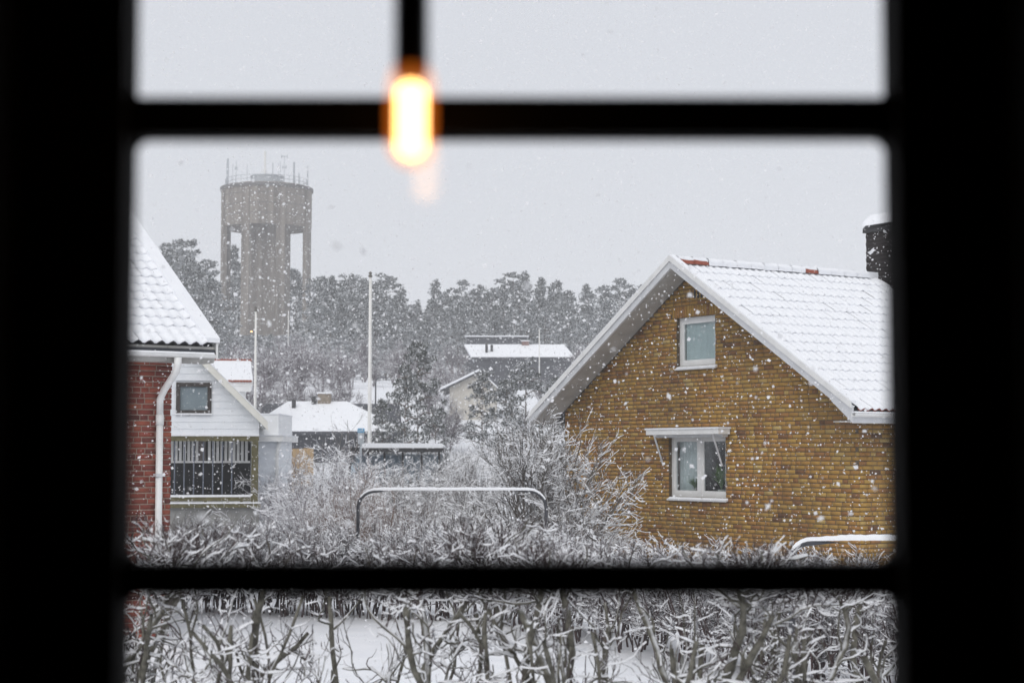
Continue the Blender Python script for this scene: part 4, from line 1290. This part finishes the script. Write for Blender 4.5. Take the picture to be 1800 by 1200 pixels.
def fan(rs, S, r0, tilt, L, r):
    az = rs.uniform(0, 2 * math.pi, S) + np.arange(S) * 2 * math.pi / S
    tl = rs.uniform(*tilt, S)
    p = np.stack([np.cos(az) * r0 * rs.uniform(.3, 1, S), np.sin(az) * r0 * rs.uniform(.3, 1, S), np.full(S, -.05)], 1)
    d = np.stack([np.cos(az) * np.sin(tl), np.sin(az) * np.sin(tl), np.cos(tl)], 1)
    return p, d, rs.uniform(*L, S), rs.uniform(*r, S)

# ---- near hedge: tall old shrubs with bare snow laden stems right outside the window
near = []
for v in range(7):
    rs = np.random.default_rng(100 + v)
    p0, d0, L, r = fan(rs, 4, .2, (.04, .22), (2.09, 2.23), (.012, .029))
    NB = (.6, .6, 2.28, 1.2)
    stem0 = dict(n=26, wob=.15, trop=.085, k=9, tip=.5)
    # crooked side branches low down, few
    g1 = grow(rs, p0, d0, L, r, [stem0,
          dict(n=10, num=8, t0=.6, t1=.95, ang=(.5, 1.4), len=(.15, .5), rad=(.004, .0085), wob=.36, trop=.08, k=6, tip=.4),
          dict(n=6, num=4, t0=.25, ang=(.5, 1.2), len=(.06, .22), rad=(.0026, .004), wob=.34, trop=.1, k=4),
          dict(n=4, num=1, t0=.4, ang=(.4, 1.1), len=(.03, .08), rad=(.002, .003), wob=.2, trop=.1, k=3)], NB)
    sp_, sd_, sr_ = grow.first
    sr_ *= 1 + .16 * np.clip(rs.normal(0, 1, sr_.shape), -1, 2)       # knots
    stems_ = (sp_, sd_, sr_)
    # dense brush of short upright shoots at the clipped top
    g2 = grow(rs, p0, d0, L, r, [stem0,
          dict(n=7, num=26, t0=.9, t1=1.0, ang=(.5, 1.5), len=(.12, .40), rad=(.004, .0075), wob=.30, trop=.06, k=6, tip=.5),
          dict(n=5, num=9, t0=.2, ang=(.5, 1.3), len=(.06, .15), rad=(.0025, .0038), wob=.28, trop=.2, k=4),
          dict(n=4, num=7, t0=.25, ang=(.4, 1.1), len=(.025, .075), rad=(.0018, .0025), wob=.2, trop=.26, k=3)], (.6, .6, 2.28, 1.97), first=stems_)
    parts = []
    pts, rad, k = g1[0]
    for i in range(len(pts)):
        V, Fq = tubes(pts[i:i + 1], rad[i:i + 1], k)
        parts.append(('stem', np_mesh('stem', V, [Fq], BARK, smooth=True), None))
    V, Fs = join([tubes(*l) for l in (g1[1], g2[0])]); parts.append(('branches', np_mesh('branches', V, Fs, BARK, smooth=True), 'stuff'))
    V, Fs = join([tubes(*l) for l in (g1[2], g1[3], g2[1], g2[2])]); parts.append(('twigs', np_mesh('twigs', V, Fs, TWIG, smooth=True), 'stuff'))
    V, Fs = join([ribbons(rs, l[0], l[1], wm, hh, kp) for l, wm, hh, kp in ((g1[1], .0042, .011, .95), (g1[2], .0031, .0075, .8), (g1[3], .003, .006, .6), (g2[0], .0032, .009, .85), (g2[1], .0026, .007, .6), (g2[2], .0024, .0065, .45))])
    parts.append(('snow_cover', np_mesh('snow_cover', V, Fs, SNOW_T, smooth=True), 'stuff'))
    near.append(parts)
rs = random.Random(12)
nlab = 'tall old hedge shrub with snow laden bare stems outside the window'
for rowi, (dist, off) in enumerate(((7.2, 0), (7.9, .22))):
    x = -2.6 + off
    i = 0
    while x < 2.5:
        hs = 1.0 - .022 * x - max(0, x - .5) * .022 + rs.uniform(-.015, .015) + (-.005, .005)[rowi]
        place('hedge_shrub', near[(i * 2 + rowi * 3 + rs.randrange(2)) % 7], (x + rs.uniform(-.08, .08), dist + rs.uniform(-.12, .12), 0), rs.uniform(0, 6.28), (1, 1, hs), nlab, 'hedge', 'shrubs of the tall near hedge')
        x += .43; i += 1

# ---- low clipped hedge across the lawn
low = []
for v in range(4):
    rs = np.random.default_rng(200 + v)
    st = fan(rs, 8, .3, (.05, .35), (1.05, 1.3), (.012, .02))
    lv = [dict(n=7, wob=.10, trop=.06, k=5, tip=.45),
          dict(n=5, num=9, t0=.25, ang=(.5, 1.3), len=(.2, .42), rad=(.006, .010), wob=.22, trop=.06, k=4),
          dict(n=4, num=7, t0=.25, ang=(.4, 1.2), len=(.1, .24), rad=(.0042, .0055), wob=.22, trop=.16, k=3),
          dict(n=3, num=5, t0=.3, ang=(.3, 1.0), len=(.05, .14), rad=(.003, .004), wob=.18, trop=.22, k=3)]
    low.append(plant_proto('low', rs, st, lv, TWIG, TWIG, (.0042, .0095, .7), box=(.6, .55, 1.66), sep=False))
rs = random.Random(13)
llab = ('low clipped hedge shrub dusted with snow in front of the veranda and purplish shrubs', 'low clipped hedge shrub dusted with snow in front of the wide steel hoop', 'low clipped hedge shrub dusted with snow along the yellow brick wall')
HB = np.array([(320, 29.4), (560, 28.6), (760, 28.0), (1000, 25.4), (1255, 21.6), (1420, 20.0), (1700, 18.0)])
px = 322.0; i = 0
while px < 1640:
    D = float(np.interp(px, HB[:, 0], HB[:, 1]))
    q = P(px, 950, D)
    for k_ in range(2):
        place('low_hedge_shrub', low[(i * 3 + k_) % 4], (q[0] + rs.uniform(-.1, .1) + .2 * k_, D + .5 * k_ + rs.uniform(-.1, .1), 0), rs.uniform(0, 6.28), (1, 1, rs.uniform(.98, 1.05)), llab[0 if px < 620 else 1 if px < 970 else 2], 'hedge', 'shrubs of the low hedge')
    px += .48 * FPX / D; i += 1

# ---- big bare bush in front of the yellow house
rs = np.random.default_rng(300)
st = fan(rs, 15, .35, (.1, 1.12), (2.0, 3.0), (.026, .045))
lv = [dict(n=9, wob=.09, trop=.035, k=7, tip=.4),
      dict(n=7, num=8, t0=.18, ang=(.35, .95), len=(.8, 1.5), rad=(.012, .02), wob=.13, trop=.05, k=5, shrink=.35),
      dict(n=5, num=8, t0=.15, ang=(.35, 1.0), len=(.35, .8), rad=(.006, .0085), wob=.15, trop=.05, k=4, shrink=.2),
      dict(n=4, num=6, t0=.2, ang=(.3, .9), len=(.12, .36), rad=(.0036, .005), wob=.16, trop=.04, k=3)]
bb_ = plant_proto('bigbush', rs, st, lv, TWIG_GREY, TWIG_GREY, (.006, .012, .9), nstem=2)
c = P(948, 930, 32.5)
place('bare_bush', bb_, (c[0], 32.5, 0), .4, (.94, .94, 1.1), 'big spreading bare bush coated in snow before the yellow house', 'bush')

# ---- looser shrubs beyond the low hedge
def shrub_proto(seed, S, tilt, L, mat, trop, tw=(.005, .007), snow=(.0052, .010, .7), nums=(8, 7, 4)):
    rs = np.random.default_rng(seed)
    st = fan(rs, S, .5, tilt, L, (.012, .022))
    lv = [dict(n=8, wob=.09, trop=trop, k=4, tip=.4),
          dict(n=6, num=nums[0], t0=.2, ang=(.25, .8), len=(.5, 1.0), rad=(.008, .012), wob=.13, trop=trop, k=3),
          dict(n=4, num=nums[1], t0=.2, ang=(.25, .8), len=(.25, .55), rad=(.0055, .008), wob=.13, trop=trop, k=3),
          dict(n=3, num=nums[2], t0=.2, ang=(.25, .8), len=(.12, .3), rad=tw, wob=.1, trop=trop, k=3)]
    return plant_proto('shrub', rs, st, lv, mat, mat, snow, sep=False)
sp = shrub_proto(410, 12, (.2, .95), (1.7, 2.6), TWIG_PURPLE, -.045)
sb_ = shrub_proto(411, 12, (.1, .6), (1.6, 2.4), TWIG_BROWN, .06)
sg = shrub_proto(412, 14, (.05, .45), (2.0, 2.9), TWIG_GREY, .05, nums=(7, 6, 4))
def shrub(pr, px, D, h, rz, lab, wdt=1.0):
    c = P(px, 900, D)
    place('garden_shrub', pr, (c[0], D, float(ground_z(0, D)) - .02), rz, (h * wdt, h * wdt, h), lab, 'shrub', 'shrubs around the bus shelter')
PL, BL_, GL = ('purplish drooping shrub dusted with snow near the veranda', 'brownish twiggy shrub dusted with snow in front of the bus shelter', 'grey upright shrub hung with snow left of the big bare bush')
for (px, D, h, rz, wd_) in ((520, 37, .62, .2, .7), (548, 36, .72, 1.9, .9), (590, 38, .72, 3.1, 1.0), (525, 43, .85, 4.4, .8), (570, 45, .88, 5.2, 1.0), (615, 44, .85, 2.2, 1.0), (535, 33, .45, 1.0, .9), (555, 49, .95, .7, 1.0), (500, 47, .8, 3.7, .55), (515, 52, 1.0, 2.7, .7), (492, 40, .5, 5.0, .6)):
    shrub(sp, px, D, h * (1.0 if px < 522 else 1.14), rz, PL, wd_)
for (px, D, h, rz) in ((600, 35, .56, .6), (640, 36, .66, 2.5), (675, 34, .6, 4.0), (630, 40, .74, 5.5)):
    shrub(sb_, px, D, h * 1.14, rz, BL_, 1.1)
for (px, D, h, rz) in ((715, 36, .6, .9), (745, 38, .68, 2.0), (775, 36, .6, 3.3), (800, 41, .66, 4.9), (690, 41, .64, 1.2), (760, 33.5, .5, 5.0), (790, 47, .76, 2.8), (835, 48, .76, .4), (815, 52, .78, 1.7)):
    shrub(sg, px, D, h * 1.1, rz, GL, 1.1)
# slender young trees by the bungalow
yt = []
for v in range(2):
    rs = np.random.default_rng(430 + v)
    st = fan(rs, 2, .05, (.03, .15), (3.2, 4.0), (.03, .04))
    lv = [dict(n=9, wob=.06, trop=.03, k=5, tip=.25),
          dict(n=6, num=9, t0=.35, ang=(.4, .9), len=(.6, 1.2), rad=(.012, .016), wob=.1, trop=.08, k=3),
          dict(n=4, num=5, t0=.3, ang=(.4, .9), len=(.2, .5), rad=(.009, .011), wob=.12, trop=.08, k=3)]
    yt.append(plant_proto('young', rs, st, lv, TWIG_GREY, TWIG_GREY, (.01, .012, .6), sep=False, stem_name='trunk'))
for (px, D, s_, v, lab) in ((575, 60, .92, 0, 'slender young bare tree before the snowy hip roof, left of the blue sign'), (622, 62, 1.0, 1, 'slender young bare tree right behind the blue bus stop sign')):
    c = P(px, 800, D)
    place('young_tree', yt[v], (c[0], D, 0), v * 1.3, s_, lab, 'tree')

# ---- bare deciduous trees on the slope
dec = []
for v in range(4):
    rs = np.random.default_rng(450 + v)
    st = fan(rs, 3, .3, (.05, .4), (4.5, 7.0), (.11, .17))
    lv = [dict(n=9, wob=.08, trop=.03, k=5, tip=.3),
          dict(n=7, num=9, t0=.22, ang=(.4, 1.0), len=(1.8, 3.2), rad=(.05, .07), wob=.12, trop=.06, k=4, shrink=.3),
          dict(n=5, num=8, t0=.2, ang=(.4, 1.0), len=(.8, 1.7), rad=(.026, .036), wob=.14, trop=.06, k=3),
          dict(n=4, num=8, t0=.2, ang=(.3, 1.0), len=(.35, .9), rad=(.017, .024), wob=.14, trop=.05, k=3)]
    dec.append(plant_proto('dec', rs, st, lv, TWIG_PURPLE, TWIG_PURPLE, (.022, .02, .5), sep=False, stem_name='trunk'))
rs = random.Random(31)
dlab = ('bare frosted tree behind the small red tiled roof', 'bare purplish grey tree on the slope below the water tower', 'bare grey tree on the slope around the dark bushy pine', 'bare grey tree near the long timber house')
def top_of(parts):
    m_ = 0
    for nm, me, kd in parts:
        co = np.empty(len(me.vertices) * 3, np.float32); me.vertices.foreach_get('co', co); m_ = max(m_, co[2::3].max())
    return m_
for (px, yt_, D) in ((470, 600, 128), (500, 588, 135), (535, 592, 130), (565, 596, 140), (595, 605, 133), (520, 575, 150), (485, 580, 155), (555, 590, 160), (600, 600, 155), (452, 598, 150), (618, 615, 150),
                     (625, 690, 112), (590, 665, 118), (550, 650, 115), (510, 640, 116), (475, 650, 112), (735, 610, 150), (770, 620, 140), (700, 590, 160), (760, 650, 112), (790, 690, 105), (640, 585, 170), (690, 600, 168),
                     (395, 592, 110), (415, 600, 118), (380, 600, 100), (432, 640, 105), (1030, 600, 150), (1000, 640, 140), (960, 660, 120), (800, 600, 178), (1065, 590, 160), (800, 640, 135), (655, 640, 158)):
    c = P(px, yt_, D); g_ = float(ground_z(0, D)) - .3
    pr = dec[rs.randrange(4)]
    s_ = (c[2] - g_) / top_of(pr)
    place('bare_tree', pr, (c[0], D, g_), rs.uniform(0, 6.28), (max(s_, .5), max(s_, .5), s_), dlab[0 if px < 440 else 1 if px < 640 else 2 if px < 810 else 3], 'tree', 'bare trees on the slope')

# ---- pines
def pine_proto(seed, H, R, base, nb, leaf, mat, droop=.1, power=.75, per=14, big=1.0):
    rs = np.random.default_rng(seed)
    tr = MB(); 
    bend = rs.normal(0, .12, 2)
    pts = [(bend[0] * math.sin(s * 3) * s, bend[1] * math.sin(s * 2.3) * s, s * H * .97) for s in np.linspace(0, 1, 9)]
    tr.tube(pts, [max(.02, .17 * H / 13 * (1 - .93 * s)) for s in np.linspace(0, 1, 9)], 7)
    for i in range(16):
        hf = rs.uniform(base, .95); a = rs.uniform(0, 6.28); rr_ = R * (1 - (hf - base) / (1 - base)) ** power * .8
        tr.tube([(0, 0, hf * H), (math.cos(a) * rr_ * .5, math.sin(a) * rr_ * .5, hf * H + .15 * rr_), (math.cos(a) * rr_, math.sin(a) * rr_, hf * H + .1 * rr_)], [.05, .035, .015], 4)
    trunk = tr.mesh('trunk', PINE_BARK, True)
    hf = base + (1 - base) * rs.random(nb) ** .85
    f = (hf - base) / (1 - base)
    lobes = 1 + .25 * np.sin(rs.uniform(0, 6.28) + f * 9)
    az = rs.uniform(0, 6.28, nb)
    env = R * np.clip((1 - f), .03, 1) ** power * np.clip(.35 + f * 2.5, 0, 1) * lobes * (1 + .25 * np.sin(az * 2 + seed))
    rad_ = env * np.sqrt(rs.uniform(.15, 1, nb))
    cen = np.stack([np.cos(az) * rad_, np.sin(az) * rad_, hf * H + rs.normal(0, .15, nb) - droop * rad_], 1)
    # clumps of needle sprays
    n = nb * per
    c = np.repeat(cen, per, 0)
    sz = np.repeat(np.clip(.28 + .34 * (1 - f), .2, .62) * big * rs.uniform(.6, 1.3, nb), per)
    o = rs.normal(0, 1, (n, 3)) * (sz * .55)[:, None] * np.array([1, 1, .45])
    ctr = c + o
    out = nrm(ctr * np.array([1, 1, 0]) + rs.normal(0, .35, (n, 3)))
    ax1 = nrm(out + rs.normal(0, .5, (n, 3)) + np.array([0, 0, .15]))
    ax2 = nrm(np.cross(ax1, rs.normal(0, 1, (n, 3)) * np.array([.6, .6, 1]) + np.array([0, 0, .8])))
    l1 = leaf * rs.uniform(.6, 1.3, n)[:, None]; l2 = leaf * .42 * rs.uniform(.6, 1.3, n)[:, None]
    V = np.stack([ctr - ax1 * l1, ctr + ax2 * l2, ctr + ax1 * l1, ctr - ax2 * l2], 1).reshape(-1, 3)
    V = V[:]
    Fq = np.arange(n * 4).reshape(-1, 4)
    # spire shoots
    crown = np_mesh('crown', V, [Fq], mat)
    return [('trunk', trunk, None), ('crown', crown, 'stuff')]
pines = [pine_proto(500 + i, 13, (3.2, 2.5, 3.6, 2.8, 3.4)[i], (.25, .15, .35, .12, .3)[i], (75, 90, 70, 110, 80)[i], .25, NEEDLE, power=(.55, .95, .42, .85, .5)[i], per=30, big=1.45) for i in range(5)]
# skyline of the wood: pixel heights read along the ridge
SKY = np.array([(150, 470), (285, 440), (310, 425), (350, 428), (375, 455), (420, 465), (470, 480), (515, 478), (560, 488), (600, 494), (640, 496), (680, 496), (705, 505), (740, 520), (765, 506), (800, 512), (820, 500), (860, 502), (890, 492),
                (930, 488), (965, 498), (1000, 498), (1030, 494), (1060, 498), (1095, 490), (1130, 492), (1250, 500), (1400, 505)], float)
rs = random.Random(77)
ZONES = ((386, 'snow dusted pine between the red brick house and the water tower', 'pines left of the water tower'),
         (552, 'snow dusted pine standing among the pillars of the water tower', 'pines at the water tower'),
         (652, 'snow dusted pine between the water tower and the tall flagpole', 'pines right of the water tower'),
         (815, 'snow dusted pine on the hill above the dark bushy pine', 'pines in the middle of the wood'),
         (1012, 'snow dusted pine on the hill above the long timber house', 'pines above the timber house'),
         (9999, 'snow dusted pine on the hill beside the yellow house gable', 'pines behind the yellow house'))
def pine_at(px, ytop, D, v=None):
    c = P(px, ytop, D)
    g_ = float(ground_z(0, D)) - .5
    h = c[2] - g_
    s_ = h / 13.0
    wide = min(max(s_, .75), 1.2)
    zone = [z_ for z_ in ZONES if px < z_[0]][0]
    place('pine_tree', pines[rs.randrange(5) if v is None else v], (c[0], D, g_), rs.uniform(0, 6.28), (wide, wide, s_), zone[1], 'tree', zone[2])
x = 205
while x < 1190:                       # skyline row
    yt_ = float(np.interp(x, SKY[:, 0], SKY[:, 1])) + rs.uniform(-13, 17)
    D = rs.uniform(226, 248)
    if not (392 < x < 545): pine_at(x, yt_, D)
    x += rs.uniform(15, 32)
for dy, Dm, stp in ((14, 218, 28), (38, 206, 30), (62, 194, 33), (88, 184, 38)):
    x = 200 + rs.uniform(0, 20)
    while x < 1180:
        yt_ = float(np.interp(x, SKY[:, 0], SKY[:, 1])) + dy + rs.uniform(-9, 12)
        if 384 < x < 552: yt_ = max(yt_, 590)
        if not (780 < x < 1040 and Dm < 190): pine_at(x, yt_, Dm + rs.uniform(-5, 5))
        x += rs.uniform(stp * .7, stp * 1.3)
for (px, yt_, D) in ((412, 437, 270), (422, 462, 272), (516, 474, 272), (521, 482, 270), (330, 470, 200), (300, 480, 195), (372, 490, 200), (355, 520, 186), (556, 486, 232), (568, 490, 225), (380, 560, 180)):
    pine_at(px, yt_, D)
# nearer dark conifers
dk = [pine_proto(520 + i, 6, (2.3, 2.0, 2.6)[i], (.2, .15, .1)[i], 90, .14, NEEDLE_DARK, droop=.05, power=(.42, .5, .36)[i], per=36, big=.95) for i in range(3)]
for (px, ytop, D, v, w_, lab) in ((735, 603, 104, 0, .72, 'dark bushy pine standing above the bungalow roof'), (712, 655, 98, 2, .55, 'low dark pine tucked below the taller bushy pine'), (848, 655, 104, 1, .72, 'rounded dark pine before the beige house'), (925, 640, 106, 2, .85, 'broad dark pine below the long timber house'),
                                  (890, 668, 100, 0, .6, 'short dark pine between the beige house and the broad pine'), (975, 668, 99, 1, .7, 'dark pine next to the eave of the yellow house'), (672, 706, 92, 1, .4, 'small dark conifer beside the curved lamp post'), (765, 722, 88, 2, .45, 'little dark conifer right of the bungalow roof')):
    c = P(px, ytop, D); g_ = float(ground_z(0, D)) - .3
    s_ = (c[2] - g_) / 6.0
    place('conifer', dk[v], (c[0], D, g_), px * .1, (w_, w_, s_), lab, 'tree')

# ================================================================== FALLING SNOW AND HAZE
rs = np.random.default_rng(900)
def flakes(n, d0, d1, size):
    u = rs.random(n)
    D = (d0 ** 3 + u * (d1 ** 3 - d0 ** 3)) ** (1 / 3)
    x = rs.uniform(-.36, .36, n) * D + rs.uniform(-1, 1, n)
    z = 2.6 + rs.uniform(-.19, .36, n) * D
    ok = z > ground_z(x, D) + .05
    D, x, z = D[ok], x[ok], z[ok]
    s = size * np.clip(rs.lognormal(0, .45, len(D)), .35, 2.6)
    return np.stack([x, D, z], 1), s
# a flake: two thin crossed plates of ice
plv = np.array([(1, 0, 0), (.1, .9, 0), (-.9, .15, 0), (-.15, -1, 0), (.9, 0, .2), (0, .1, 1), (-1, 0, .1), (.1, 0, -.8)], float)
plf = np.array([(0, 1, 2), (0, 2, 3), (4, 5, 6), (4, 6, 7)])
VV, FF, off = [], [], 0
for args in ((9000, 2.2, 16, .0058), (40000, 14, 34, .0096), (62000, 34, 75, .0165), (80000, 70, 170, .023)):
    C_, S_ = flakes(*args)
    n = len(C_)
    bv, bf = plv, plf
    R1 = nrm(rs.normal(0, 1, (n, 3))); R2 = nrm(np.cross(R1, rs.normal(0, 1, (n, 3)))); R3 = np.cross(R1, R2)
    sc3 = S_[:, None] * rs.uniform(.55, 1.25, (n, 3))
    V = C_[:, None] + bv[None, :, 0:1] * (R1 * sc3[:, 0:1])[:, None] + bv[None, :, 1:2] * (R2 * sc3[:, 1:2])[:, None] + bv[None, :, 2:3] * (R3 * sc3[:, 2:3])[:, None]
    VV.append(V.reshape(-1, 3)); FF.append((bf[None] + len(bv) * np.arange(n)[:, None, None]).reshape(-1, 3) + off); off += n * len(bv)
V, Fq = np.concatenate(VV), np.concatenate(FF)
fl = make_obj('falling_snow', np_mesh('falling_snow', V.reshape(-1, 3), [Fq], FLAKE))
tag(fl, 'white snowflakes drifting through the air', 'snow', kind='stuff')

hz_m = bpy.data.materials.new('haze_air'); hz_m.use_nodes = True
nt = hz_m.node_tree; nt.nodes.clear()
ho = nt.nodes.new('ShaderNodeOutputMaterial'); hv = nt.nodes.new('ShaderNodeVolumePrincipled')
hv.inputs['Color'].default_value = (.985, .99, 1, 1)
hv.inputs['Density'].default_value = .0011
hv.inputs['Anisotropy'].default_value = 0.0
nt.links.new(hv.outputs[0], ho.inputs['Volume'])
hz = MB().box(-520, 520, -110, 640, -1.5, 52).obj('haze', hz_m)
tag(hz, 'thin pale snow haze', 'haze', kind='stuff')
